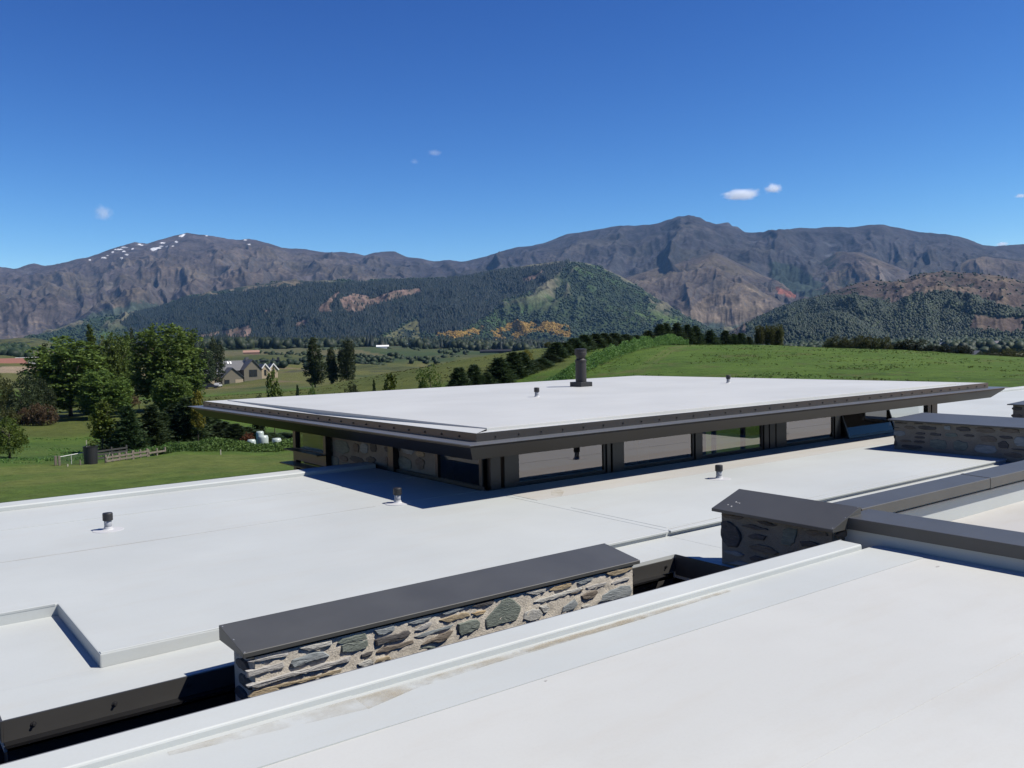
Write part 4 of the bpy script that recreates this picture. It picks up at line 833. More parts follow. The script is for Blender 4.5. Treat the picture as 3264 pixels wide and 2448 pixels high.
def kern(A, B):
    d = np.sqrt(((A[:, None, :] - B[None, :, :]) ** 2).sum(-1)); return np.where(d > 0, d * d * np.log(d + 1e-9), 0)
n_ = len(pts); A_ = np.zeros((n_ + 3, n_ + 3)); A_[:n_, :n_] = kern(KN, KN) + np.eye(n_) * 0.02; A_[:n_, n_] = 1; A_[:n_, n_ + 1:] = KN; A_[n_:, :n_] = A_[:n_, n_:].T
# solve for level/distance^0.5 so that near and far points weigh alike
rhs = np.concatenate([pts[:, 2] / np.sqrt(pts[:, 1]), [0, 0, 0]]); CO = np.linalg.solve(A_, rhs)
def ground_z(x, d):
    x = np.atleast_1d(np.asarray(x, float)); d = np.atleast_1d(np.asarray(d, float)); q = np.stack([x / 420.0, 2.2 * np.log(np.maximum(d, 5))], -1)
    return (kern(q, KN) @ CO[:n_] + CO[n_] + q @ CO[n_ + 1:]) * np.sqrt(np.maximum(d, 5))
def spot(x, d, dz=0.0):
    u = head(x); return Vector((float(u[0] * d), float(u[1] * d), float(ground_z(x, d)[0]) + dz))
def bearing_x(X, Y):
    a = np.arctan2(Y, X); hx = HB; return np.interp(-a, -HA, hx)
HB = np.linspace(-2600, 5800, 1200); hh = head(HB); HA = np.unwrap(np.arctan2(hh[:, 1], hh[:, 0]))
PASTURE, PAST2, HAY = C_(.092,.165,.024), C_(.095,.115,.030), C_(.185,.165,.075)
def sheet_ground():
    xs = np.concatenate([np.linspace(-2600, -560, 40)[:-1], np.linspace(-560, 3840, 640), np.linspace(3840, 5800, 40)[1:]])
    ds = np.concatenate([np.linspace(3, 30, 18)[:-1], np.exp(np.linspace(math.log(30), math.log(600), 330))[:-1], np.exp(np.linspace(math.log(600), math.log(12500), 150))])
    XX, DD = np.meshgrid(xs, ds); U = head(XX); X = U[..., 0] * DD; Y = U[..., 1] * DD
    Z = np.concatenate([ground_z(a, b) for a, b in zip(XX, DD)]).reshape(XX.shape)
    far = sm(180, 600, DD)
    Z += (fbm(X / 9, Y / 9, 3) - .5) * 0.35 * sm(20, 60, DD) * (1 - far) + (fbm(X / 1.7, Y / 1.7, 3) - .5) * 0.16 * sm(25, 45, DD) * (1 - far)
    mound = sm(330, 480, DD) * sm(1500, 800, DD) * sm(1700, 1400, XX); Z += (fbm(X / 60 + 4, Y / 60, 4) - .46) * 13 * mound
    # ---- what grows where
    n1 = fbm(X / 38, Y / 38, 4); n2 = fbm(X / 9 + 3, Y / 9, 5, .6); n3 = fbm(X / 2.6, Y / 2.6 + 5, 4, .6); n4 = fbm(X / 170 + 1, Y / 170, 4)
    c = np.broadcast_to(PASTURE, X.shape + (3,)).copy(); c = lerp(c, C_(.12,.20,.036), sm(.45, .68, n2) * .7); c = lerp(c, C_(.055,.112,.018), sm(.56, .72, n3 * .5 + n1 * .5) * .8); c = lerp(c, C_(.15,.155,.055), sm(.60, .76, n3) * .6)
    P, Q = proj(np.stack([X, Y, Z], -1))
    # olive paddock beyond the fence line on the near slope
    ol = sm(108, 125, DD + (n2 - .5) * 20) * sm(215, 200, DD) * sm(1780, 1640, XX + (DD - 190) * 2); oc = lerp(np.broadcast_to(C_(.125,.15,.038), c.shape), C_(.105,.135,.034), sm(.4, .65, n2)); c = c + (oc - c) * ol[..., None]
    lw = sm(1040, 980, XX) * sm(71.5, 70, DD + (n3 - .5) * 3); lc = lerp(np.broadcast_to(C_(.108,.168,.034), c.shape), C_(.155,.195,.05), sm(.42, .62, n2 * .6 + n3 * .4)); c = c + (lc - c) * lw[..., None]
    dr = sm(70, 74, DD) * sm(112, 95, DD) * sm(1000, 800, XX); dc = lerp(np.broadcast_to(C_(.058,.118,.028), c.shape), C_(.10,.16,.034), sm(.4, .65, n2)); c = c + (dc - c) * (dr * .85)[..., None]
    # wheel track over the rise
    for off in (0.0, 26.0):
        tr = np.exp(-((XX - (2232 + off) + (175 - DD) * 2.6 + (n1 - .5) * 22) / 7.0) ** 2) * sm(90, 120, DD) * sm(185, 176, DD); c = lerp(c, C_(.19,.19,.08), tr * .5)
    # beyond the rise: rough valley farms, fields in blocks
    v = sm(230, 300, DD); cell = hash2(np.floor((X + 60 * n4) / 230), np.floor((Y - 50 * n4) / 120)); k = cell[0]
    vc = lerp(np.broadcast_to(C_(.085,.105,.045), c.shape), C_(.15,.145,.08), sm(.35, .9, k)); vc = lerp(vc, C_(.055,.095,.04), sm(.55, .2, cell[1]) * .8); vc = lerp(vc, C_(.14,.15,.05), sm(.36, .5, n1) * sm(900, 550, DD)); vc = lerp(vc, C_(.20,.175,.095), sm(.55, .68, n1 * .5 + n2 * .5) * sm(900, 500, DD) * .8); vc = lerp(vc, C_(.23,.18,.12), sm(.62, .68, n1) * sm(.5, .6, n2) * sm(700, 500, DD) * .7)
    vc = lerp(vc, BUSH * 1.5, sm(.62, .70, n4 * .5 + n2 * .5) * .7); c = c + (vc - c) * v[..., None]
    dirt = poly_mask(P, Q + (n2 - .5) * 6, [(-40,1172),(60,1168),(140,1160),(150,1170),(60,1188),(-40,1192)]); c[dirt] = C_(.36,.29,.21)
    me = fast_mesh(np.stack([X, Y, Z], -1).reshape(-1, 3), grid_faces(len(ds), len(xs)), True, 'ground'); set_color(me, c.reshape(-1, 3))
    m, t, b, o = newmat('pasture'); b.inputs['Roughness'].default_value = 0.9; b.inputs['Specular IOR Level'].default_value = 0.12
    a = N(t, 'ShaderNodeAttribute', attribute_name='cover'); f = noise(t, 0.9, 7, .7); g = noise(t, 5.5, 6, .75); h = noise(t, 0.16, 5, .65)
    cc = mix(t, 1.0, a.outputs['Color'], ramp(t, f, [(.28, (.66, .70, .6)), (.72, (1.32, 1.27, 1.3))]), 'MULTIPLY'); cc = mix(t, 1.0, cc, ramp(t, g, [(.3, (.68,) * 3), (.7, (1.3,) * 3)]), 'MULTIPLY'); cc = mix(t, 1.0, cc, ramp(t, h, [(.3, (.85, .88, .85)), (.7, (1.14, 1.1, 1.1))]), 'MULTIPLY')
    t.links.new(cc, b.inputs['Base Color']); bump(t, b, g, 0.8, 0.12)
    o = link('ground', me, None, m); tag(o, kind='structure'); return o
sheet_ground()
# ---- the clear but blue valley air
hz = newmat('air'); hm, t, b, o_ = hz; t.nodes.remove(b)
pv = N(t, 'ShaderNodeVolumePrincipled'); pv.inputs['Color'].default_value = (0.24, 0.52, 1.0, 1); pv.inputs['Density'].default_value = 2.2e-5; pv.inputs['Anisotropy'].default_value = 0.0
t.links.new(pv.outputs[0], o_.inputs['Volume'])
HAZE = MB().box((-15000, -16000, -60), (15500, 16000, 1700)).put('haze', hm); tag(HAZE, kind='stuff')

# ================================================================== VEGETATION
def leaf_mat(name, a, c, trans=0.38):
    a, c = kk(a), kk(c)
    m = bpy.data.materials.new(name); m.use_nodes = True; t = m.node_tree; t.nodes.clear(); out = N(t, 'ShaderNodeOutputMaterial')
    at = N(t, 'ShaderNodeAttribute', attribute_name='tint'); oi = N(t, 'ShaderNodeObjectInfo')
    col = ramp(t, at.outputs['Fac'], [(0.0, a), (1.0, c)])
    hs_ = N(t, 'ShaderNodeHueSaturation'); t.links.new(col, hs_.inputs['Color'])
    mr = N(t, 'ShaderNodeMapRange'); mr.inputs[3].default_value = 0.82; mr.inputs[4].default_value = 1.18; t.links.new(oi.outputs['Random'], mr.inputs[0]); t.links.new(mr.outputs[0], hs_.inputs['Value'])
    mh = N(t, 'ShaderNodeMapRange'); mh.inputs[3].default_value = 0.488; mh.inputs[4].default_value = 0.512; t.links.new(oi.outputs['Random'], mh.inputs[0]); t.links.new(mh.outputs[0], hs_.inputs['Hue'])
    d = N(t, 'ShaderNodeBsdfPrincipled'); d.inputs['Roughness'].default_value = 0.6; d.inputs['Specular IOR Level'].default_value = 0.2; tr = N(t, 'ShaderNodeBsdfTranslucent'); mx = N(t, 'ShaderNodeMixShader'); mx.inputs[0].default_value = trans
    for n in (d.inputs['Base Color'], tr.inputs['Color']): t.links.new(hs_.outputs[0], n)
    t.links.new(d.outputs[0], mx.inputs[1]); t.links.new(tr.outputs[0], mx.inputs[2]); t.links.new(mx.outputs[0], out.inputs[0]); return m
LM = {'poplar': leaf_mat('poplar_leaves', (.075, .135, .028), (.22, .31, .065)), 'fresh': leaf_mat('fresh_leaves', (.075, .12, .018), (.17, .225, .035)), 'olive': leaf_mat('olive_leaves', (.075, .09, .025), (.15, .165, .05)),
      'dull': leaf_mat('dull_leaves', (.042, .066, .026), (.105, .14, .06)), 'conifer': leaf_mat('conifer_needles', (.032, .064, .024), (.10, .155, .055), .25), 'bramble': leaf_mat('bramble_leaves', (.075, .175, .036), (.23, .40, .10)),
      'tan': leaf_mat('tan_leaves', (.12, .08, .045), (.24, .17, .09)), 'dark': leaf_mat('dark_leaves', (.014, .024, .010), (.035, .05, .02)), 'yellow': leaf_mat('yellow_leaves', (.16, .15, .02), (.34, .30, .05)), 'rust': leaf_mat('rust_needles', (.12, .035, .018), (.23, .075, .04))}
BARK = simple('bark', (.085, .068, .052), .9, var=.3, scale=6)
def quads_from(cen, size, r, up=0.0, asp=1.0):
    """leaf-sized quads turned at random about each centre"""
    n = len(cen); a = r.normal(size=(n, 3)); a[:, 2] *= 1 - up; a /= np.linalg.norm(a, axis=1, keepdims=True)
    b = r.normal(size=(n, 3)); b -= (b * a).sum(1, keepdims=True) * a; b /= np.linalg.norm(b, axis=1, keepdims=True)
    s = (size * r.uniform(.6, 1.3, n))[:, None]; a = a * s * asp; b = b * s
    V = np.stack([cen - a * .5 - b * .22, cen + b * -.5 + a * .1, cen + a * .5 + b * .15, cen + b * .5 - a * .05], 1).reshape(-1, 3)
    return V, np.arange(n * 4).reshape(n, 4)
def crown_mesh(name, lobes, n_clumps, per, leaf, spread, seed):
    """lobes: ellipsoids (x,y,z, rx,ry,rz); clumps of leaves sit near their skins"""
    r = np.random.default_rng(seed); L = np.array(lobes, float); w_ = (L[:, 3] * L[:, 5]); w_ /= w_.sum(); k = r.choice(len(L), n_clumps, p=w_)
    d = r.normal(size=(n_clumps, 3)); d /= np.linalg.norm(d, axis=1, keepdims=True); q = r.uniform(.45, 1.0, n_clumps) ** .5
    cc = L[k, :3] + d * L[k, 3:] * q[:, None]; cs = r.uniform(.5, 1.25, n_clumps)
    ct = r.uniform(0, 1, n_clumps)
    cen = np.repeat(cc, per, 0) + r.normal(size=(n_clumps * per, 3)) * (np.repeat(cs, per) * spread)[:, None]
    V, F = quads_from(cen, leaf, r); me = fast_mesh(V, F, False, name)
    t_ = np.clip(np.repeat(ct, per) * .75 + r.uniform(0, .3, n_clumps * per), 0, 1); a = me.attributes.new('tint', 'FLOAT', 'POINT'); a.data.foreach_set('value', np.repeat(t_, 4).astype(np.float32)); return me
def conifer_mesh(name, seed, h=1.0, w=.5, levels=30, ragged=.4):
    r = np.random.default_rng(seed); P = []; S = []
    V = []; F = []; T = []
    for i in range(levels):
        z = .04 + .94 * i / (levels - 1); L = w * .5 * (1 - z) ** .72 * (1 + r.normal() * .08) + .012; nb = max(4, int(11 * (1 - z) + 4)); a0 = r.uniform(0, 6.28)
        for j in range(nb):
            a = a0 + 6.283 * j / nb + r.normal() * .15; l = L * r.uniform(1 - ragged, 1 + ragged * .5); up = r.uniform(-.05, .45); nseg = 5; tt = r.uniform(0, 1)
            for s_ in range(1, nseg + 1):
                u = s_ / nseg; rr = l * u; base = np.array([math.cos(a) * rr, math.sin(a) * rr, z * h + up * rr - .25 * u * u * l])
                for q in range(4):
                    o = r.normal(size=3) * np.array([.022, .022, .014]) * (1.2 - .4 * u); c = base + o; ln = (.036 + .024 * r.random()) * (1.2 - .3 * u); wd = ln * .5
                    dirv = np.array([math.cos(a + r.normal() * .6), math.sin(a + r.normal() * .6), up + .25 + r.normal() * .3]); dirv /= np.linalg.norm(dirv); sv = np.cross(dirv, r.normal(size=3)); sv /= np.linalg.norm(sv)
                    b = len(V); V += [c - dirv * ln * .4, c + sv * wd * .5, c + dirv * ln, c - sv * wd * .5]; F.append((b, b + 1, b + 2, b + 3)); T += [min(1, max(0, tt * .6 + .5 * r.random() * u))] * 4
    me = fast_mesh(np.array(V), np.array(F), False, name); at = me.attributes.new('tint', 'FLOAT', 'POINT'); at.data.foreach_set('value', np.array(T, np.float32)); return me
def trunk_mesh(name, h, r0, seed, limbs=5):
    r = random.Random(seed); mb = MB(); pts_ = [(0, 0, -.06)]
    for i in range(1, 6): pts_.append((r.uniform(-.01, .01) * i, r.uniform(-.01, .01) * i, h * i / 5))
    mb.tube(pts_, [r0 * (1 - .15 * i) for i in range(6)], 7)
    for i in range(limbs):
        z = h * r.uniform(.3, .9); a = r.uniform(0, 6.28); l = r.uniform(.12, .24)
        mb.tube([(0, 0, z), (math.cos(a) * l * .5, math.sin(a) * l * .5, z + l * .6), (math.cos(a) * l, math.sin(a) * l, z + l * 1.3)], [r0 * .4, r0 * .28, r0 * .1], 5)
    return mb.me(name, 0, True)
def lob_poplar(seed, n=9, w=.42):
    r = random.Random(seed); L = [(0, 0, .42, w * .36, w * .36, .36)]
    for i in range(n):
        a = 6.283 * i / n + r.uniform(-.3, .3); q = r.uniform(.45, .72) * w * .5; top = r.uniform(.74, 1.0); L.append((math.cos(a) * q, math.sin(a) * q, top * .54, w * .165, w * .165, top * .46))
    L.append((0, 0, .62, w * .16, w * .16, .38)); return L
def lob_round(seed, n=8):
    r = random.Random(seed); L = [(0, 0, .55, .36, .36, .36)]
    for i in range(n):
        a = 6.283 * i / n + r.uniform(-.3, .3); z = r.uniform(.28, .72); q = r.uniform(.22, .33); L.append((math.cos(a) * q, math.sin(a) * q, z, r.uniform(.14, .24), r.uniform(.14, .24), r.uniform(.14, .24)))
    L.append((.04, 0, .82, .17, .17, .17)); return L
PROTO = {}
def protos(kind):
    if kind in PROTO: return PROTO[kind]
    if kind == 'poplar': P = [(crown_mesh('crown', lob_poplar(s, 10, .44), 760, 17, .021, .017, s), trunk_mesh('trunk', .7, .012, s), .44) for s in (1, 2, 3)]
    elif kind == 'spire': P = [(crown_mesh('crown', [(0, 0, .5, .085, .085, .46), (.03, .03, .36, .11, .11, .30), (-.04, 0, .30, .10, .10, .24), (0, -.03, .62, .075, .075, .3)], 420, 16, .022, .016, s), trunk_mesh('trunk', .7, .011, s), .26) for s in (4, 5)]
    elif kind == 'airy': P = [(crown_mesh('crown', lob_poplar(s, 5, .42), 420, 14, .022, .018, s), trunk_mesh('trunk', .8, .014, s, 9), .42) for s in (6, 7)]
    elif kind == 'round': P = [(crown_mesh('crown', lob_round(s), 380, 16, .030, .028, s), trunk_mesh('trunk', .6, .03, s), .95) for s in (8, 9, 10)]
    elif kind == 'young': P = [(crown_mesh('crown', [(0, 0, .62, .14, .14, .36), (.1, 0, .45, .14, .14, .22), (-.1, .05, .42, .13, .13, .22), (0, -.1, .5, .13, .13, .24), (.02, .08, .75, .10, .10, .2)], 150, 12, .042, .026, s), trunk_mesh('trunk', .6, .014, s), .5) for s in (11, 12)]
    elif kind == 'conifer': P = [(conifer_mesh('crown', s, 1, .55), trunk_mesh('trunk', .85, .02, s, 0), .55) for s in (13, 14, 15)]
    elif kind == 'shrub': P = [(crown_mesh('crown', [(0, 0, .45, .42, .42, .42), (.25, .1, .4, .25, .25, .35), (-.25, -.1, .38, .25, .25, .33), (.0, .25, .5, .22, .22, .36)], 170, 14, .05, .045, s), trunk_mesh('trunk', .4, .025, s), 1.0) for s in (16, 17)]
    PROTO[kind] = P; return P
COUNT = {}
def plant(kind, leaf, x, d, top, wpx, label, name='tree', cat='tree', group=None, var=None, sink=0.0):
    P = protos(kind); COUNT[kind] = COUNT.get(kind, -1) + 1; cr, tk, asp = P[(COUNT[kind] if var is None else var) % len(P)]
    g = spot(x, d); zt_ = float(lev(x, top, d)); h = max(.4, zt_ - g.z + sink); wd = wpx * d / FPX
    r = random.Random(int(x * 13 + top)); t = thing(name, (g.x, g.y, g.z - sink), label, cat, group, r.uniform(0, 6.28)); t.scale = (wd / asp, wd / asp, h)
    link('crown', cr, t, None, world=False); t.children[0].data if False else None
    o = t_children(t)[0]; o.material_slots[0].link = 'OBJECT' if o.material_slots else 'DATA'
    if o.material_slots: o.material_slots[0].material = LM[leaf]
    link('trunk', tk, t, None, world=False); return t
def t_children(t): return [o for o in C.objects if o.parent == t] if False else KIDS.setdefault(t.name, [])
KIDS = {}
_link0 = link
def link(name, me, parent=None, mat=None, world=True):
    if mat is None and name in ('crown', 'trunk') and not me.materials: me.materials.append(BARK)
    o = _link0(name, me, parent, mat, world)
    if parent is not None: KIDS.setdefault(parent.name, []).append(o)
    return o
ORD = 'first second third fourth fifth sixth seventh eighth ninth tenth eleventh twelfth thirteenth fourteenth fifteenth sixteenth seventeenth eighteenth nineteenth twentieth'.split()

# tall poplars beyond the field
plant('poplar', 'poplar', 215, 150, 1056, 225, 'broad dense poplar with rounded top, biggest of the clump by the building site', group='tall poplars', var=0)
plant('spire', 'poplar', 288, 152, 1023, 44, 'narrow poplar spire poking highest above the broad rounded poplar', group='tall poplars')
plant('spire', 'dull', 140, 156, 1079, 48, 'thin dark poplar at the outer edge of the clump, nearest the red building frame', group='tall poplars')
plant('poplar', 'poplar', 352, 158, 1040, 78, 'mid height poplar in the gap between the two broadest poplar crowns', group='tall poplars', var=1)
plant('poplar', 'poplar', 390, 160, 1048, 62, 'slim poplar with blunt top behind the mid height poplar', group='tall poplars', var=2)
plant('airy', 'dull', 418, 170, 1037, 56, 'sparse poplar with see through top beside the many spired poplar', group='tall poplars')
plant('poplar', 'poplar', 320, 140, 1170, 150, 'lower spreading bright green poplar in front of the taller clump', group='tall poplars', var=2)
plant('poplar', 'poplar', 536, 145, 1010, 200, 'tall many spired poplar standing alone beside the gabled house', group='tall poplars', var=1)
plant('spire', 'poplar', 488, 147, 1020, 40, 'slender poplar spire joined to the near side of the many spired poplar', group='tall poplars')
plant('spire', 'poplar', 574, 147, 1024, 44, 'slender poplar spire rising from the middle of the many spired poplar', group='tall poplars')
plant('spire', 'poplar', 606, 148, 1045, 42, 'slender poplar spire on the house side of the many spired poplar', group='tall poplars')
plant('poplar', 'poplar', 545, 128, 1180, 120, 'lower leafy poplar skirt in front of the many spired poplar', group='tall poplars', var=0)
plant('round', 'olive', 432, 190, 1165, 46, 'pale round willow glimpsed in the gap between the poplar clumps')
plant('airy', 'dull', 646, 325, 1074, 84, 'airy open crowned tree nearest the car in front of the gabled house', group='open trees by the gabled house')
plant('airy', 'dull', 682, 335, 1069, 66, 'airy open crowned tree against the gabled house end wall', group='open trees by the gabled house')
plant('airy', 'dull', 618, 330, 1120, 46, 'smaller open tree by the white garden fence of the gabled house', group='open trees by the gabled house')
plant('spire', 'dull', 1001, 235, 1069, 62, 'tallest of three upright dark poplars standing together on the olive paddock edge', group='three upright poplars', var=0)
plant('spire', 'dull', 1055, 240, 1097, 42, 'shortest and thinnest of three upright dark poplars on the olive paddock edge', group='three upright poplars', var=1)
plant('poplar', 'dull', 1102, 238, 1073, 56, 'dark poplar of the trio closest to the orange broom hillside', group='three upright poplars', var=2)
# bushes at the field edge
plant('round', 'dull', 70, 138, 1182, 120, 'grey green round willow below the building site', group='field edge bushes')
plant('round', 'dull', 128, 140, 1200, 70, 'smaller grey green willow against the broad poplar trunk', group='field edge bushes')
plant('round', 'olive', 2, 142, 1190, 60, 'yellowish willow at the edge of the field beside the grey green willow', group='field edge bushes')
plant('shrub', 'tan', 105, 134, 1273, 52, 'dry tan shrub under the grey green willow', 'shrub', 'shrub', 'field edge bushes')
plant('shrub', 'tan', 140, 133, 1282, 60, 'reddish tan shrub beside the poplar trunk', 'shrub', 'shrub', 'field edge bushes')
plant('shrub', 'tan', 66, 135, 1292, 46, 'low brown shrub in the willow shade', 'shrub', 'shrub', 'field edge bushes')
plant('shrub', 'olive', 22, 134, 1296, 60, 'low olive shrub near the edge of the shaded field', 'shrub', 'shrub', 'field edge bushes')
plant('shrub', 'tan', 410, 165, 1252, 60, 'brown hedge shrub in the gap behind the young yellow green tree', 'shrub', 'shrub', 'field edge bushes')
plant('round', 'fresh', 14, 82, 1327, 118, 'rounded yellow green bush alone on the lower meadow', 'bush', 'bush')
plant('young', 'fresh', 312, 86, 1273, 92, 'young yellow green tree standing beside the black tub', group='young roadside trees', var=0)
# dark conifers by the lower meadow
cl = [(352,88,1345,64),(398,84,1297,70),(432,88,1352,70),(472,86,1292,74),(508,90,1318,74),(549,92,1287,84),(590,90,1268,80),(628,94,1300,78),(664,96,1322,76),(700,92,1345,74),(738,90,1352,74),(776,92,1362,70),(812,90,1372,66),(850,92,1380,66),(890,94,1380,66),(928,94,1392,60)]
for i, (x, d, tp, wd) in enumerate(cl):
    plant('conifer', 'conifer', x, d, tp, wd * 1.55, '%s dark conifer of the row above the bramble bank, counting from the black tub' % ORD[i], 'conifer', 'tree', 'dark conifers above the bramble bank')
plant('young', 'yellow', 620, 88, 1240, 48, 'yellow leaved sapling over the dark conifers at the pavilion corner', group='young roadside trees', var=1)
plant('shrub', 'rust', 778, 80, 1372, 50, 'dead rust red bush by the white wrapped bales', 'bush', 'bush')
# saplings showing over the back edge of the pavilion roof
for x, d, tp, wd, kind, leaf, lab in ((866, 92, 1172, 60, 'young', 'poplar', 'bright leafy sapling just below the gabled house, over the pavilion edge'), (820, 94, 1238, 50, 'shrub', 'dull', 'low dull bush under the bright leafy sapling'), (943, 94, 1230, 24, 'conifer', 'conifer', 'tiny dark conifer sapling beside the three poplars'),
    (990, 92, 1226, 46, 'round', 'poplar', 'small round green bush below the tallest of three poplars'), (1060, 92, 1240, 22, 'shrub', 'dull', 'low scrubby plant between two bushes at the pavilion edge'), (1118, 90, 1211, 66, 'round', 'dull', 'dull green bush below the poplar trio'), (1188, 90, 1212, 22, 'conifer', 'conifer', 'slim conifer sapling beside a loose bright sapling'),
    (1238, 88, 1186, 56, 'young', 'fresh', 'loose bright sapling with few branches before the olive paddock'), (1369, 86, 1160, 100, 'round', 'poplar', 'largest rounded bush against the olive paddock')):
    plant(kind, leaf, x, d, tp, wd, lab, 'conifer' if kind == 'conifer' else ('bush' if kind in ('round', 'shrub') else 'tree'), 'bush' if kind in ('round', 'shrub') else 'tree', 'saplings behind the pavilion')
# the shelterbelt that climbs the rise
cr = [(1461,96,1174,62),(1508,99,1166,60),(1548,100,1190,50),(1588,103,1143,72),(1634,107,1126,66),(1662,110,1126,64),(1690,113,1150,60),(1722,116,1146,66),(1752,121,1132,62),(1772,126,1093,58),(1797,130,1094,56),(1830,135,1080,64),(1862,141,1069,56),(1898,148,1066,58),(1926,152,1064,52),(1958,157,1064,56),(1993,161,1068,54),(2026,165,1071,54),(2066,170,1056,48),(2104,173,1036,46),(2124,174,1033,40),(2158,176,1032,44),(2192,178,1038,40),(2218,180,1041,40),(2263,182,1055,42),(2312,185,1056,36),(2338,186,1066,34),(2362,187,1064,34),(2386,188,1076,30)]
NUM = lambda i: ORD[i] if i < 20 else 'twenty ' + ORD[i - 20]
for i, (x, d, tp, wd) in enumerate(cr):
    plant('conifer', 'conifer', x, d + 3, tp - 2, wd * 1.7, '%s dark conifer up the shelterbelt on the rise, counting from the olive paddock' % NUM(i), 'conifer', 'tree', 'shelterbelt conifers on the rise')
plant('round', 'yellow', 1678, 128, 1112, 40, 'yellow flowering bush between the lower shelterbelt conifers', 'bush', 'bush')
plant('round', 'olive', 1748, 160, 1088, 36, 'olive yellow tree crown behind the shelterbelt below the broom hillside')
for x, d, tp, wd, lab in ((2422, 183, 1030, 34, 'shortest olive poplar at the end of the dark shelterbelt on the rise'), (2452, 184, 1033, 38, 'middle olive poplar of three on the rise skyline'), (2480, 185, 1028, 44, 'fullest olive poplar of three on the rise skyline')): plant('poplar', 'olive', x, d, tp, wd, lab, group='olive poplars on the rise')
ol = [(2640,1078,34),(2664,1066,40),(2692,1072,40),(2722,1072,40),(2744,1066,44),(2768,1068,44),(2796,1072,42),(2826,1070,34)]
for i, (x, tp, wd) in enumerate(ol): plant('round', 'olive', x, 196, tp, wd * 1.2, '%s pale olive tree of the clump behind the paddock crest, from the olive poplars' % ORD[i], group='pale olive trees behind the crest')
dk = [(2868,1084,48),(2900,1076,52),(2938,1080,52),(2975,1098,50),(3012,1096,52),(3050,1100,48),(3076,1098,40)]
for i, (x, tp, wd) in enumerate(dk): plant('round', 'dark', x, 205, tp, wd * 1.25, '%s nearly black tree of the dark hedge behind the crest, from the pale olive clump' % ORD[i], group='dark hedge trees behind the crest')
for x, tp, wd, lf, lab in ((3130, 1118, 26, 'dull', 'small dull tree beside the grey gabled roof behind the crest'), (3164, 1104, 34, 'dull', 'dull green tree past the grey gabled roof'), (3214, 1106, 44, 'olive', 'broad olive tree near the end of the paddock crest'), (3254, 1114, 36, 'olive', 'last olive tree at the end of the paddock crest')): plant('round', lf, x, 215, tp, wd * 1.2, lab)

# ---- bramble banks, tussocks
def thicket(name, path, n, hmax, depth, leaf, seed, label):
    r = np.random.default_rng(seed); pa = np.array(path, float); u = r.uniform(0, 1, n); s_ = np.linspace(0, 1, len(pa)); x = np.interp(u, s_, pa[:, 0]); d = np.interp(u, s_, pa[:, 1]); hh_ = np.interp(u, s_, pa[:, 2]); off = r.uniform(-1, 1, n)
    d = d + off * depth * np.interp(u, s_, pa[:, 3]); U = head(x); X = U[:, 0] * d; Y = U[:, 1] * d; Z = ground_z(x, d)
    m_ = fbm(X / 2.2 + seed, Y / 2.2, 4); top = hh_ * (1 - off ** 2 * .8) * (.35 + 1.1 * m_); Z = Z + top * r.uniform(.25, 1, n) ** .5
    V, F = quads_from(np.stack([X, Y, Z], -1), .17, r, .3); me = fast_mesh(V, F, False, name); a = me.attributes.new('tint', 'FLOAT', 'POINT'); a.data.foreach_set('value', np.repeat(np.clip(m_ * 1.1 - .1 + r.uniform(-.25, .25, n), 0, 1), 4).astype(np.float32))
    o = _link0(name, me, None, LM[leaf]); tag(o, label, kind='stuff')
thicket('bramble_thicket', [(470,73.5,.5,.3),(560,75,.85,.7),(650,76.5,1.05,1),(760,77,1.0,1),(800,77,.75,1),(880,77,.75,1),(940,78,1.2,1),(1100,80,1.2,1)], 13000, 1.5, 2.6, 'bramble', 3, 'dense bright green bramble bank beyond the lawn')
thicket('bramble_thicket', [(1690,92,.8,.5),(1790,98,1.3,.9),(1860,106,1.6,1),(1930,118,1.7,1),(2010,132,1.8,1),(2080,146,1.9,1),(2140,158,1.9,.9),(2195,168,1.2,.5)], 20000, 1.6, 4.5, 'bramble', 5, 'bright green bramble bank along the shelterbelt on the rise')
def tussocks(name, n, box, size, leaf, seed, dens=.5):
    r = np.random.default_rng(seed); x = r.uniform(box[0], box[1], n * 3); d = np.exp(r.uniform(math.log(box[2]), math.log(box[3]), n * 3)); U = head(x); X = U[:, 0] * d; Y = U[:, 1] * d
    k = fbm(X / 7 + seed, Y / 7, 4, .6) > dens; x, d, X, Y = x[k][:n], d[k][:n], X[k][:n], Y[k][:n]; Z = ground_z(x, d); m = len(x); per = 6; big = r.uniform(.4, 1.0, m) ** 2 * 1.5 + .25
    c = np.repeat(np.stack([X, Y, Z + size * .15], -1), per, 0) + r.normal(size=(m * per, 3)) * size * np.array([.5, .5, .12]) * np.repeat(big, per)[:, None]
    V, F = quads_from(c, size * .8, r, 0, .8); me = fast_mesh(V, F, False, name); a = me.attributes.new('tint', 'FLOAT', 'POINT'); a.data.foreach_set('value', np.repeat(r.uniform(0, 1, m * per), 4).astype(np.float32)); o = _link0(name, me, None, LM[leaf]); tag(o, kind='stuff')
tussocks('grass_tussocks', 1500, (1850, 3300, 72, 182), .16, 'bramble', 11, .54)
tussocks('grass_tussocks', 1800, (1850, 3300, 72, 182), .15, 'fresh', 12, .5)
tussocks('grass_tussocks', 900, (-60, 560, 73, 112), .17, 'bramble', 13, .53)
tussocks('grass_tussocks', 900, (560, 1700, 110, 190), .24, 'olive', 14, .52)

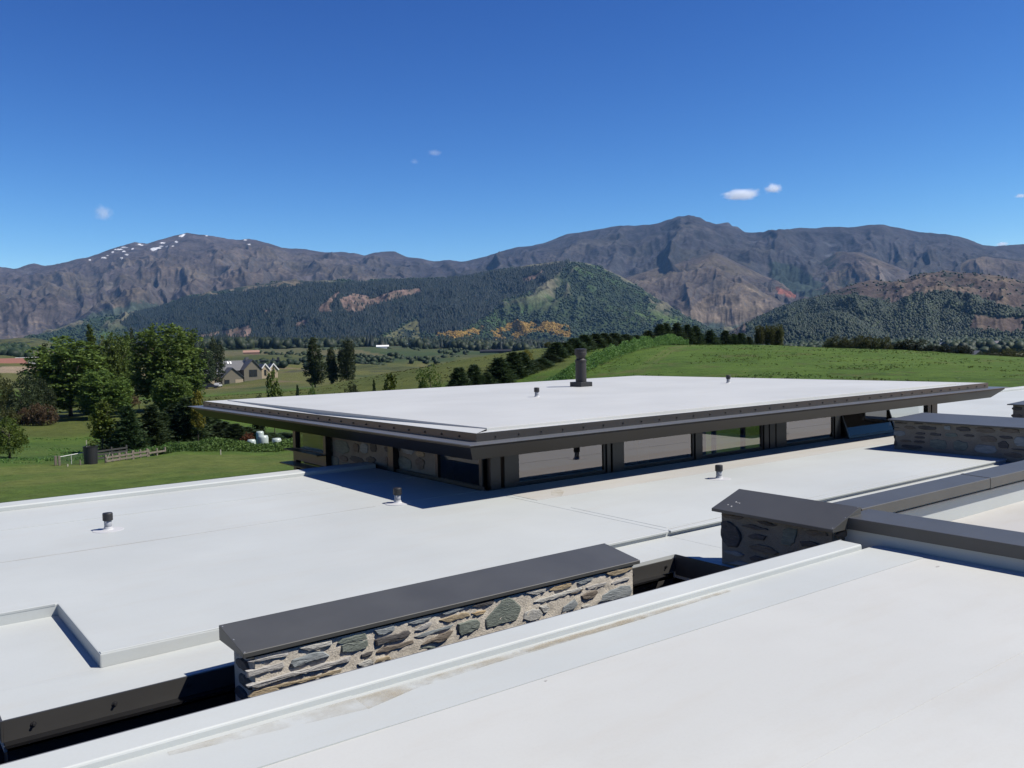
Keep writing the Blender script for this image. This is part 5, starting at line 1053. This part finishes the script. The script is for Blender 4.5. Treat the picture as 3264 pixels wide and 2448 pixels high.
# ---- woods on the far hills: one small cone or rounded crown per tree, thousands of them
def woods(name, pos, hgt, wid, kind, mat, seed):
    r = np.random.default_rng(seed); n = len(pos); k = 6 if kind == 'cone' else 5; a = r.uniform(0, 6.28, n)
    rings = [(1.0, .12), (.0, 1.0)] if kind == 'cone' else [(.7, .05), (1.0, .45), (.62, .82), (.0, 1.0)]
    V = []; 
    for (q, z) in rings[:-1]:
        for i in range(k):
            an = a + 6.283 * i / k; rr = wid * .5 * q * r.uniform(.75, 1.25, n); V.append(np.stack([pos[:, 0] + np.cos(an) * rr, pos[:, 1] + np.sin(an) * rr, pos[:, 2] + hgt * (z + r.uniform(-.08, .08, n))], -1))
    V.append(np.stack([pos[:, 0] + r.normal(size=n) * wid * .1, pos[:, 1] + r.normal(size=n) * wid * .1, pos[:, 2] + hgt], -1)); V = np.stack(V, 1); m = V.shape[1]; T = []
    for L_ in range(len(rings) - 2):
        for i in range(k): j = (i + 1) % k; T += [(L_ * k + i, L_ * k + j, (L_ + 1) * k + j), (L_ * k + i, (L_ + 1) * k + j, (L_ + 1) * k + i)]
    b = (len(rings) - 2) * k
    for i in range(k): T.append((b + i, b + (i + 1) % k, m - 1))
    T = np.array(T); F = (np.arange(n)[:, None, None] * m + T[None]).reshape(-1, 3); me = fast_mesh(V.reshape(-1, 3), F, False, name)
    at = me.attributes.new('tint', 'FLOAT', 'POINT'); at.data.foreach_set('value', np.repeat(r.uniform(0, 1, n), m).astype(np.float32)); o = _link0(name, me, None, mat); tag(o, kind='stuff'); return o
def sample(Vg, mask, n, seed):
    r = np.random.default_rng(seed); rr, cc = Vg.shape[:2]; A = Vg[1:, :-1] - Vg[:-1, :-1]; B = Vg[:-1, 1:] - Vg[:-1, :-1]; ar = np.linalg.norm(np.cross(A, B), axis=-1) * mask[:-1, :-1]; p = ar.ravel() / ar.sum(); i = r.choice(len(p), n, p=p); I, J = i // (cc - 1), i % (cc - 1); u, v = r.random((2, n))
    return Vg[I, J] + A[I, J] * u[:, None] + B[I, J] * v[:, None]
FM = {'pine': leaf_mat('far_pine', (.006, .014, .012), (.015, .028, .02), .05), 'shrub': leaf_mat('far_shrub', (.04, .07, .026), (.08, .125, .038), .1), 'light': leaf_mat('far_light_shrub', (.06, .10, .03), (.12, .17, .05), .1), 'broom': leaf_mat('far_broom', (.24, .13, .02), (.46, .28, .05), .1), 'mixed': leaf_mat('far_mixed', (.018, .04, .02), (.042, .074, .03), .08), 'valley': leaf_mat('far_valley', (.016, .034, .018), (.055, .082, .034), .1)}
vis = TM <= 1.0
n2_, n3_ = fbm(VM[..., 0] / 130, VM[..., 1] / 130 + 4.2, 5, .6), fbm(VM[..., 0] / 38, VM[..., 1] / 38, 4, .6)
cut_, gr_, pine_, go_ = mid_masks(PM, QM, n2_, n3_)
rg = np.random.default_rng(5)
ps = sample(VM, pine_ & vis, 30000, 1); woods('pine_plantation', ps, rg.uniform(9, 19, len(ps)), rg.uniform(6, 10, len(ps)), 'cone', FM['pine'], 1)
ps = sample(VM, ~pine_ & ~cut_ & ~gr_ & ~go_ & vis & (n2_ < .54) & ((RM < .25) | (TM < .25)), 9000, 2); woods('hill_scrub', ps, rg.uniform(4, 12, len(ps)), rg.uniform(6, 15, len(ps)), 'blob', FM['mixed'], 2)
ps = sample(VM, ~pine_ & ~cut_ & ~gr_ & ~go_ & vis & (n2_ > .46) & (TM < .8) & ((RM < .3) | (TM < .25)), 7000, 3); woods('hill_scrub', ps, rg.uniform(3, 8, len(ps)), rg.uniform(6, 13, len(ps)), 'blob', FM['shrub'], 3)
ps = sample(VM, go_ & vis & (n3_ > .44), 2600, 4); woods('broom_scrub', ps, rg.uniform(2, 6, len(ps)), rg.uniform(5, 11, len(ps)), 'blob', FM['broom'], 4)
ps = sample(VM, gr_ & vis & (n3_ > .5), 90, 6); woods('hill_scrub', ps, rg.uniform(4, 9, len(ps)), rg.uniform(5, 12, len(ps)), 'blob', FM['mixed'], 6)
ps = sample(VM, cut_ & vis & (n3_ > .58), 160, 6); woods('hill_scrub', ps, rg.uniform(8, 16, len(ps)), rg.uniform(5, 8, len(ps)), 'cone', FM['pine'], 6)
n2_, n3_ = fbm(VR[..., 0] / 95, VR[..., 1] / 95 + 6.6, 5, .6), fbm(VR[..., 0] / 30, VR[..., 1] / 30, 4, .6); f_ = right_masks(PR, QR, n2_, n3_)
ps = sample(VR, f_ & (TR <= 1), 24000, 7); woods('hill_woods', ps, rg.uniform(5, 11, len(ps)), rg.uniform(5, 10, len(ps)), 'blob', FM['mixed'], 7)
ps = sample(VR, f_ & (TR <= 1) & (n2_ > .5), 5000, 8); woods('hill_woods', ps, rg.uniform(5, 9, len(ps)), rg.uniform(7, 13, len(ps)), 'blob', FM['shrub'], 8)
ps = sample(VR, ~f_ & (TR <= 1) & (n3_ > .56), 900, 9); woods('hill_scrub', ps, rg.uniform(3, 7, len(ps)), rg.uniform(5, 10, len(ps)), 'blob', FM['mixed'], 9)
ps = sample(VK, (TK <= 1), 5200, 10); woods('hill_woods', ps, rg.uniform(6, 11, len(ps)), rg.uniform(6, 10, len(ps)), 'blob', FM['mixed'], 10)
ps = sample(VK, (TK <= 1) & (TK > .93), 300, 11); woods('broom_scrub', ps, rg.uniform(3, 6, len(ps)), rg.uniform(6, 10, len(ps)), 'blob', FM['broom'], 11)
# valley floor: belts and clumps of trees
def valley(n, xr, dr_, stretch, thr, seed, skip=(0, 0)):
    r = np.random.default_rng(seed); x = r.uniform(*xr, n * 6); d = np.exp(r.uniform(math.log(dr_[0]), math.log(dr_[1]), n * 6)); k = fbm(x / stretch[0] + seed, np.log(d) * stretch[1] + seed, 4, .55) > thr; k &= ~((x > skip[0]) & (x < skip[1]) & (d > 2250)); x, d = x[k][:n], d[k][:n]; U = head(x); return np.stack([U[:, 0] * d, U[:, 1] * d, ground_z(x, d) - .5], -1)
ps = valley(3800, (380, 1800), (1100, 3300), (70, 9), .53, 21, (1160, 1345)); woods('valley_woods', ps, rg.uniform(6, 15, len(ps)), rg.uniform(8, 16, len(ps)), 'blob', FM['valley'], 21)
ps = valley(1500, (380, 1800), (1200, 3300), (50, 9), .55, 22, (1160, 1345)); woods('valley_woods', ps, rg.uniform(10, 20, len(ps)), rg.uniform(6, 10, len(ps)), 'cone', FM['pine'], 22)
ps = valley(2600, (900, 2300), (2300, 3300), (60, 6), .47, 23, (1160, 1345)); woods('valley_woods', ps, rg.uniform(5, 11, len(ps)), rg.uniform(7, 15, len(ps)), 'blob', FM['valley'], 23)
ps = valley(420, (300, 1500), (480, 1100), (60, 7), .58, 24); woods('valley_woods', ps, rg.uniform(2, 5, len(ps)), rg.uniform(3, 7, len(ps)), 'blob', FM['valley'], 24)
ps = valley(3000, (2200, 3400), (900, 2500), (60, 8), .48, 25); woods('valley_woods', ps, rg.uniform(6, 13, len(ps)), rg.uniform(8, 15, len(ps)), 'blob', FM['valley'], 25)
ps = valley(260, (-80, 330), (700, 1150), (60, 8), .55, 26); woods('valley_woods', ps, rg.uniform(4, 9, len(ps)), rg.uniform(7, 13, len(ps)), 'blob', FM['valley'], 26)

# ================================================================== THINGS IN THE DISTANCE
def local(x, d, rz_off=0.0):
    """origin on the ground and the heading that faces the viewer"""
    g = spot(x, d); return g, math.atan2(g.y, g.x) - math.pi / 2 + rz_off
def gable(mb, x0, x1, y0, y1, z0, ze, zr, axis='x', over=.3):
    """walls plus gable ends, ridge along axis; roof slabs returned separately"""
    rf = MB(); th = .18
    if axis == 'x':
        ym = (y0 + y1) / 2; mb.prism_x([(y0, z0), (y1, z0), (y1, ze), (ym, zr - .05), (y0, ze)], x0, x1); s_ = (zr - ze) / (ym - y0); e = ze - s_ * over
        rf.prism_x([(y0 - over, e), (ym, zr), (ym, zr + th), (y0 - over, e + th)], x0 - over, x1 + over); rf.prism_x([(ym, zr), (y1 + over, e), (y1 + over, e + th), (ym, zr + th)], x0 - over, x1 + over)
    else:
        xm = (x0 + x1) / 2; mb.prism_y([(x0, z0), (x1, z0), (x1, ze), (xm, zr - .05), (x0, ze)], y0, y1); s_ = (zr - ze) / (xm - x0); e = ze - s_ * over
        rf.prism_y([(x0 - over, e), (xm, zr), (xm, zr + th), (x0 - over, e + th)], y0 - over, y1 + over); rf.prism_y([(xm, zr), (x1 + over, e), (x1 + over, e + th), (xm, zr + th)], y0 - over, y1 + over)
    return rf
CREAM = simple('cream_render', (.62, .50, .33), .85, var=.06); SLATE = simple('slate_roof', (.13, .135, .15), .6, var=.12, scale=1.0); WHITE = simple('white_paint', (.62, .62, .60), .6, var=.03, raw=True); WIN = simple('dark_window', (.03, .032, .035), .25); OLIV = simple('olive_render', (.26, .235, .17), .85, var=.06)
def lp(name, mat, mb, parent, **k):
    return _link0(name, mb.me(name, **k), parent, mat, world=False)
g, rz = local(742, 352, .28)
gh = thing('gabled_house', g, 'cream two storey house with grey slate gables and white bargeboards among trees', 'house', rz=rz)
mb = MB(); r1 = gable(mb, -5.2, 4.5, 1, 8, -1.5, 4.6, 8.0, 'x'); lp('wall', OLIV, mb, gh); rf = lp('roof', SLATE, r1, gh)
mb = MB(); r2 = gable(mb, 3.0, 9.8, -3.0, 7.5, -1.2, 4.8, 8.4, 'y', .35); lp('wall', OLIV, mb, gh); lp('roof', SLATE, r2, gh)
mb = MB(); r3 = gable(mb, -5.8, 2.0, -5.0, 1.0, -1.6, 2.2, 5.6, 'y', .35); lp('wall', OLIV, mb, gh); lp('roof', SLATE, r3, gh)
for dx in (10.0, 13.6):
    mb = MB(); r4 = gable(mb, dx, dx + 3.4, -1.5 + (dx - 10) * .3, 5, -1.2, 4.3, 6.4, 'y', .15); wl = lp('wall', CREAM, mb, gh, ); wl['label'] = 'sunlit cream gabled bay'; lp('roof', SLATE, r4, gh)
    y = -1.7 + (dx - 10) * .3; xm = dx + 1.7; lp('bargeboard', WHITE, MB().add([(dx - .2, y, 4.0), (xm, y, 6.3), (xm, y, 6.9), (dx - .6, y, 4.1), (dx - .2, y - .12, 4.0), (xm, y - .12, 6.3), (xm, y - .12, 6.9), (dx - .6, y - .12, 4.1)], [(0, 1, 2, 3), (7, 6, 5, 4), (3, 2, 6, 7), (0, 4, 5, 1)]).add([(dx + 3.6, y, 4.0), (xm, y, 6.3), (xm, y, 6.9), (dx + 4.0, y, 4.1), (dx + 3.6, y - .12, 4.0), (xm, y - .12, 6.3), (xm, y - .12, 6.9), (dx + 4.0, y - .12, 4.1)], [(0, 1, 2, 3), (7, 6, 5, 4), (3, 2, 6, 7), (0, 4, 5, 1)]), gh)
    w_ = lp('window', WIN, MB().box((dx + 1.3, y + .1, 2.2), (dx + 2.1, y + .18, 4.4)), gh)
lp('wall', CREAM, MB().box((-1.0, -5.12, -1.6), (1.95, -5.01, 1.2)), gh, )
lp('window', WIN, MB().box((5.0, -3.12, 2.0), (8.0, -3.01, 4.6)), gh); lp('door', WIN, MB().box((-5.0, -5.12, -1.5), (-3.2, -5.005, 1.2)), gh)
for k in (0, 1): lp('skylight', WHITE, MB().prism_x([(3.0, 6.95), (4.0, 7.75), (4.0, 7.9), (3.0, 7.1)], -1.4 + k * 1.0, -.8 + k * 1.0), gh)
lp('chimney', SLATE, MB().box((5.6, 3, 7.8), (6.8, 4.2, 9.3)), gh)
g, rz = local(632, 345, .2)
an = thing('garden_house', g, 'low pale house wing with dark carport half hidden by the open trees', 'house', rz=rz)
mb = MB(); r_ = gable(mb, -3, 8.5, 2, 8, -1.0, 4.0, 7.0, 'x'); lp('wall', CREAM, mb, an); lp('roof', SLATE, r_, an); lp('carport', WIN, MB().box((-.5, -.5, -1), (3.0, 1.9, 2.4)), an); lp('gable_wall', CREAM, MB().box((3.1, -.4, -1), (5.6, 1.95, 3.2)), an)
g, rz = local(627, 335, .2); fe = thing('garden_fence', g, 'low white garden fence with dark posts in front of the carport', 'fence', rz=rz)
lp('fence_board', WHITE, MB().box((-2.5, 0, .1), (3.2, .06, 1.1)), fe)
for k in range(4): lp('post', WIN, MB().box((-2.4 + 1.8 * k, -.12, -.4), (-2.2 + 1.8 * k, -.01, 1.3)), fe)
# a dark car parked in front of the house
def car(x, d, label, paint, rzo):
    g, rz = local(x, d, rzo); c = thing('parked_car', g, label, 'car', rz=rz); pm = simple('car_paint', paint, .3, spec=.6, var=.02)
    lp('body', pm, MB().prism_y([(-2.2, .45), (2.2, .45), (2.25, .75), (2.1, .95), (1.2, 1.05), (-2.15, 1.08), (-2.25, .8)], -.9, .9), c, bevel=.05); lp('cabin', pm, MB().prism_y([(-2.05, 1.08), (1.15, 1.05), (.55, 1.62), (-1.75, 1.66)], -.78, .78), c, bevel=.06)
    lp('window', WIN, MB().prism_y([(-1.8, 1.12), (.9, 1.1), (.45, 1.54), (-1.62, 1.56)], -.80, .80), c)
    for sx in (-1.4, 1.4):
        for sy in (-.8, .8):
            wh = lp('wheel', PCAP, MB().lathe([(.0, -.1), (.33, -.1), (.33, .1), (.0, .1)], (sx, sy, .33), 14, 'y'), c)
car(668, 322, 'dark blue estate car parked before the gabled house', (.025, .03, .05), .1)
car(690, 326, 'white car nose showing beside the dark estate car', (.75, .75, .75), 1.3)
# building site on the slope
g, rz = local(42, 440, .1); bs = thing('unfinished_house', g, 'half built house with red roof and open timber framing on a bare earth pad', 'building', rz=rz)
RED = simple('red_roof', (.30, .125, .09), .8); TIMB = simple('raw_timber', (.55, .33, .17), .8)
lp('roof', RED, MB().add([(-14, -1, 3.1), (5.5, -1, 3.1), (4.0, 4, 5.9), (-14, 4, 5.9), (-14, 9, 3.1), (5.5, 9, 3.1)], [(0, 1, 2, 3), (3, 2, 5, 4), (1, 5, 2)]).box((-14, -1, 2.9), (5.5, 9, 3.09)), bs)
for k in range(14): lp('stud', TIMB, MB().box((-13.5 + k * 1.45, -.3, -.5), (-13.3 + k * 1.45, -.1, 2.9)), bs)
for k in range(10): lp('brace', TIMB, MB().tube([(-13 + k * 1.9, -.4, 0), (-11.8 + k * 1.9, -.4, 2.8)], .09, 4), bs)
lp('wall', simple('red_wrap', (.30, .10, .07), .8), MB().box((-13.8, 1.0, -.5), (5.2, 1.2, 2.9)), bs); lp('ridge_beam', WHITE, MB().box((1.0, 3.8, 5.92), (11.5, 4.2, 6.1)), bs)
wg = lp('wing_frame', TIMB, MB().box((6.0, 2.0, .2), (17, 2.2, .4)).box((6.0, 2.0, 2.6), (17, 2.2, 2.8)), bs)
for k in range(10): lp('stud', TIMB, MB().box((6.2 + k * 1.15, 1.9, -.5), (6.35 + k * 1.15, 2.05, 2.6)), bs)
lp('truss', simple('grey_truss', (.25, .25, .26), .7), MB().prism_x([(0, 2.8), (8, 2.8), (4, 4.6)], 6, 17.5), bs)
# long low dark house and pale sheds on the valley farms
g, rz = local(838, 560, 0); bh = thing('low_dark_house', g, 'long low black flat roofed house on the mound behind the gabled house', 'house', rz=rz)
lp('wall', WIN, MB().box((-13, 0, -3), (9, 8, 2.6)), bh); lp('roof', PCAP, MB().box((-14, -1, 2.6), (10, 9, 3.1)), bh); lp('chimney', PCAP, MB().box((8, 2, -3), (9.5, 3.5, 4.6)), bh); lp('window', simple('pale_curtain', (.2, .17, .12), .6), MB().box((-3, -.06, -.4), (5, -.005, 1.9)), bh)
def shed(x, d, wdt, hgt, label, mat=WHITE, cat='shed', grp=None, dep=8, rzo=0.0):
    g, rz = local(x, d, rzo); t = thing('farm_shed', g, label, cat, grp, rz=rz); mb = MB(); r_ = gable(mb, -wdt / 2, wdt / 2, 0, dep, -2, hgt * .6, hgt, 'x', .2); lp('wall', mat, mb, t); lp('roof', mat, r_, t); return t
shed(886, 1250, 12, 5, 'white farm shed behind the long black house, shorter of two'); shed(922, 1260, 17, 5, 'longest white farm shed in line behind the long black house'); shed(1219, 1150, 16, 4.5, 'bright white barn on the open valley paddock past the three poplars')
shed(1152, 1700, 9, 5, 'small white farmhouse among valley trees beside the three poplars, nearer of two'); shed(1164, 1760, 8, 5, 'second small white farmhouse among valley trees beside the three poplars'); shed(1076, 1500, 10, 5, 'pale shed glimpsed between the three upright poplars')
shed(1291, 1350, 8, 5, 'little white cottage below the grassy triangle hillside'); shed(1488, 1250, 14, 6, 'pale yellow farmhouse showing at the edge of the olive crest', CREAM); shed(1579, 1000, 36, 4.5, 'long dark flat building peeping over the olive crest below the broom', PCAP); shed(2305, 600, 4, 6, 'tiny white gable showing between the shelterbelt conifers')
shed(470, 900, 14, 5, 'pink tiled farmhouse beyond the gabled house, partly behind trees', simple('pink_tile', (.45, .25, .17), .8)); shed(800, 820, 14, 4.5, 'pink roofed farm building above the long black house', simple('pink_tile2', (.45, .27, .2), .8))
shed(2394, 420, 20, 6, 'pale grey roof glimpsed in the gap past the dark shelterbelt', simple('grey_roof2', (.4, .42, .42), .7))
g, rz = local(3102, 250, .5); rh = thing('gabled_roof_house', g, 'grey gabled house roof rising just behind the paddock crest by the dark hedge', 'house', rz=rz); mb = MB(); zz = float(lev(3102, 1119, 250)) - g.z; r_ = gable(mb, -2.6, 2.6, -3, 5, -2, zz - 2.0, zz, 'y', .25); lp('wall', OLIV, mb, rh); lp('roof', simple('grey_roof3', (.27, .27, .27), .7), r_, rh)
# the town under the wooded hill
ta = MB(); tr_ = gable(ta, -6.5, 6.5, -4, 4, -3, 3.0, 5.2, 'x', .4); twall = ta.me('wall'); troof = tr_.me('roof'); TW = [simple('town_wall_%d' % k, c, .8) for k, c in enumerate(((.6, .58, .54), (.45, .42, .38)))]; TR = [simple('town_roof_%d' % k, c, .5) for k, c in enumerate(((.62, .64, .66), (.30, .32, .34), (.45, .46, .47), (.24, .2, .19)))]
twall.materials.append(TW[0]); troof.materials.append(TR[0]); rt = random.Random(4)
for i in range(54):
    x = rt.uniform(2935, 3300); d = rt.choice((1350, 1500, 1650, 1800, 1950, 2100)) + rt.uniform(-60, 60)
    g, rz = local(x, d, rt.uniform(-.7, .7)); rc = ('white', 'dark grey', 'mid grey', 'brown')[(i * 7) % 4]; t = thing('town_house', (g.x, g.y, g.z + 1.5), 'small %s roofed house in the distant town below the wooded hill' % rc, 'house', '%s roofed houses of the distant town' % rc, rz)
    o = _link0('wall', twall, t, None, False); o.material_slots[0].link = 'OBJECT'; o.material_slots[0].material = TW[i % 2]
    o = _link0('roof', troof, t, None, False); o.material_slots[0].link = 'OBJECT'; o.material_slots[0].material = TR[(i * 7) % 4]

# ---- at the far side of the lawn: pen, tub, hurdles, pegs, bales
WOOD = simple('weathered_timber', (.26, .22, .17), .9, var=.3, scale=4); PALE = simple('pale_peg', (.6, .55, .45), .8)
def base(x, d): return spot(x, d)
g, rz = local(273, 70, 0); tub = thing('planter_tub', g, 'tall black plastic tub holding a staked sapling beside the old pen', 'planter', rz=rz)
lp('tub', PCAP, MB().lathe([(.44, -.1), (.46, .5), (.48, 1.24), (.5, 1.25), (.5, 1.3), (.45, 1.3), (.44, 1.2)], (0, 0, 0), 24), tub); lp('stake', PALE, MB().box((-.26, -.03, 1.2), (-.2, .03, 1.75)), tub)
_k = crown_mesh('sapling', [(0, 0, 1.6, .35, .35, .22), (.35, 0, 1.62, .2, .2, .15)], 16, 8, .12, .06, 77); _link0('sapling', _k, tub, LM['fresh'], world=False)
def post(x, d, h, wdt, label, mat=WOOD, grp='pen posts'):
    g = base(x, d); p_ = MB().box((g.x - wdt / 2, g.y - wdt / 2, g.z - .2), (g.x + wdt / 2, g.y + wdt / 2, g.z + h)).me('fence_post', .01); o = _link0('fence_post', p_, None, mat); tag(o, label, 'post', grp); return o
post(160, 70, .72, .16, 'stout weathered corner post of the wire gate, outer of the pair'); post(172, 69.5, .74, .14, 'stout weathered gate post beside the corner post'); post(239, 68.5, .42, .09, 'short leaning post in front of the wire gate'); post(198, 68, .2, .08, 'tiny pale peg at the foot of the wire gate', PALE)
post(435, 150, .9, .12, 'lone pale fence post at the shaded edge of the far field', PALE); post(690, 71, .36, .07, 'white marker peg on the lawn before the bramble bank', PALE)
# wire mesh gate
a_, b_ = base(176, 69.8), base(252, 70.4); wg_ = thing('wire_gate', a_, 'sagging wire mesh gate with white top rail beside the black tub', 'gate'); va = b_ - a_
lp('top_rail', WHITE, MB().tube([(0, 0, .66), (va.x, va.y, va.z + .86)], .022, 6), wg_); lp('brace', WHITE, MB().tube([(va.x * .45, va.y * .45, .05), (va.x * .45, va.y * .45, .72 + va.z * .45)], .014, 5), wg_)
mw = MB()
for k in range(22): f_ = k / 21; mw.tube([(va.x * f_, va.y * f_, va.z * f_ + .02), (va.x * f_, va.y * f_, va.z * f_ + .64 + .2 * f_)], .006, 3)
for k in range(7): mw.tube([(0, 0, .05 + k * .1), (va.x, va.y, va.z + .05 + k * .13)], .006, 3)
o = lp('wire_mesh', simple('wire', (.35, .38, .36), .5, .5), mw, wg_); o['kind'] = 'stuff'
# weathered timber hurdles of the pen
def hurdle(x0, d0, x1, d1, h, n, label, mat=WOOD):
    a, b = base(x0, d0), base(x1, d1); v = b - a; L = math.hypot(v.x, v.y); t = thing('timber_hurdle', a, label, 'fence', 'timber hurdles of the old pen', math.atan2(v.y, v.x))
    for k in range(n): z = h * (k + .6) / n; lp('rail', mat, MB().add([(0, -.02, z - .07), (L, -.02, z - .07 + v.z), (L, .02, z - .07 + v.z), (0, .02, z - .07), (0, -.02, z + .06), (L, -.02, z + .06 + v.z), (L, .02, z + .06 + v.z), (0, .02, z + .06)], [(0, 3, 2, 1), (4, 5, 6, 7), (0, 1, 5, 4), (1, 2, 6, 5), (2, 3, 7, 6), (3, 0, 4, 7)]), t)
    for u in (0.02, .5, .98): lp('post', mat, MB().box((L * u - .06, .021, -.15), (L * u + .06, .12, h + .1 + v.z * u)), t)
    return t
hurdle(322, 69.5, 366, 70.2, .5, 2, 'weathered hurdle with a slanting pale stick against it, next to the tub'); hurdle(367, 70.3, 410, 70.9, .5, 2, 'middle weathered hurdle along the lawn edge'); hurdle(411, 71, 457, 71.6, .52, 2, 'overgrown weathered hurdle at the bramble end of the pen')
hurdle(460, 71.8, 515, 73, .42, 1, 'single rail fence between two posts running into the brambles'); hurdle(291, 74, 392, 75.5, .78, 3, 'tall dark hurdle at the back of the pen in the conifer shade', simple('dark_timber', (.06, .058, .055), .9, var=.3))
g, rz = local(325, 69.2, 0); st = MB().tube([(0, 0, .25), (.22, 0, .78)], .022, 6).me('stick'); o = _link0('leaning_stick', st, None, PALE); o.location = g; o.rotation_euler = (0, 0, rz); tag(o, 'slanting pale stick leaning on the first hurdle', 'stick')
# wrapped bales in the brambles
BALE = simple('bale_wrap', (.62, .72, .66), .35, var=.06)
for x, d, s_, dz, lab in ((828, 80, .44, .80, 'largest pale wrapped bale in the middle of the brambles'), (790, 79, .36, .55, 'yellowish wrapped bale beside the dead rust red bush'), (871, 80, .40, .58, 'pale wrapped bale nearest the pavilion bay window'), (818, 83, .34, 1.12, 'wrapped bale just showing behind the largest bale')):
    g, rz = local(x, d, .3); o = _link0('wrapped_bale', MB().lathe([(.0, -dz - .1), (s_ * .8, -dz - .1), (s_, -dz), (s_ * 1.02, s_ * .5), (s_ * .85, s_ * .92), (0, s_)], (0, 0, 0), 22).me('wrapped_bale', 0, True), None, BALE); o.location = (g.x, g.y, g.z + dz); o.rotation_euler = (0, 0, rz); tag(o, lab, 'bale', 'wrapped bales in the brambles')

# ================================================================== CLOUDS
def cloud(x, y, w_px, h_px, dens, seed, label):
    D_ = 21000.0; r = ray(x, y); r = r / np.hypot(r[0], r[1]); P = np.array([0, 0, CZ]) + r * D_; W_, H_ = w_px * D_ / FPX, h_px * D_ / FPX
    mb = MB(); mb.lathe([(0.01, -1)] + [(math.cos(a), math.sin(a)) for a in np.linspace(-1.3, 1.3, 9)] + [(.01, 1)], (0, 0, 0), 18); me = mb.me('cloud', 0, True)
    m = bpy.data.materials.new('cloud_vapour'); m.use_nodes = True; t = m.node_tree; t.nodes.clear(); out = N(t, 'ShaderNodeOutputMaterial'); v = N(t, 'ShaderNodeVolumePrincipled'); v.inputs['Color'].default_value = (.93, .97, 1, 1); v.inputs['Anisotropy'].default_value = 0
    tc = N(t, 'ShaderNodeTexCoord'); n = N(t, 'ShaderNodeTexNoise'); n.inputs['Scale'].default_value = 2.1; n.inputs['Detail'].default_value = 6; n.inputs['Roughness'].default_value = .62; mp = N(t, 'ShaderNodeMapping'); mp.inputs['Location'].default_value = (seed, seed * .7, 0); t.links.new(tc.outputs['Object'], mp.inputs[0]); t.links.new(mp.outputs[0], n.inputs['Vector'])
    ln = N(t, 'ShaderNodeVectorMath', operation='LENGTH'); t.links.new(tc.outputs['Object'], ln.inputs[0]); a = N(t, 'ShaderNodeMath', operation='MULTIPLY_ADD'); a.inputs[1].default_value = -.85; t.links.new(ln.outputs['Value'], a.inputs[0]); t.links.new(n.outputs['Fac'], a.inputs[2])
    b_ = N(t, 'ShaderNodeMath', operation='ADD'); b_.inputs[1].default_value = .06; t.links.new(a.outputs[0], b_.inputs[0]); c_ = N(t, 'ShaderNodeMath', operation='MULTIPLY', use_clamp=False); c_.inputs[1].default_value = dens; t.links.new(b_.outputs[0], c_.inputs[0]); mx = N(t, 'ShaderNodeMath', operation='MAXIMUM'); mx.inputs[1].default_value = 0; t.links.new(c_.outputs[0], mx.inputs[0]); t.links.new(mx.outputs[0], v.inputs['Density']); t.links.new(v.outputs[0], out.inputs['Volume'])
    o = _link0('cloud', me, None, m); o.location = P; o.scale = (W_ * .62, W_ * .62, H_ * .62); tag(o, label, 'cloud', 'small clouds over the mountains')
cloud(2362, 620, 128, 40, .022, 1.3, 'larger of the two small white clouds above the highest ridge')
cloud(2464, 601, 62, 37, .022, 4.1, 'smaller round white cloud beside the larger small cloud')
cloud(330, 680, 62, 60, .006, 6.2, 'faint wisp of cloud over the snowy summit shoulder')
cloud(1385, 487, 60, 24, .003, 8.4, 'very faint cloud wisp high in the middle of the sky')
cloud(1322, 515, 34, 22, .003, 2.2, 'tiny faint cloud wisp just below the high middle wisp')
cloud(3255, 624, 40, 14, .02, 9.2, 'cloud scrap at the edge of the sky past the twin clouds')
cloud(3195, 778, 40, 16, .03, 3.2, 'low cloud scrap peeping over the far mountain saddle')
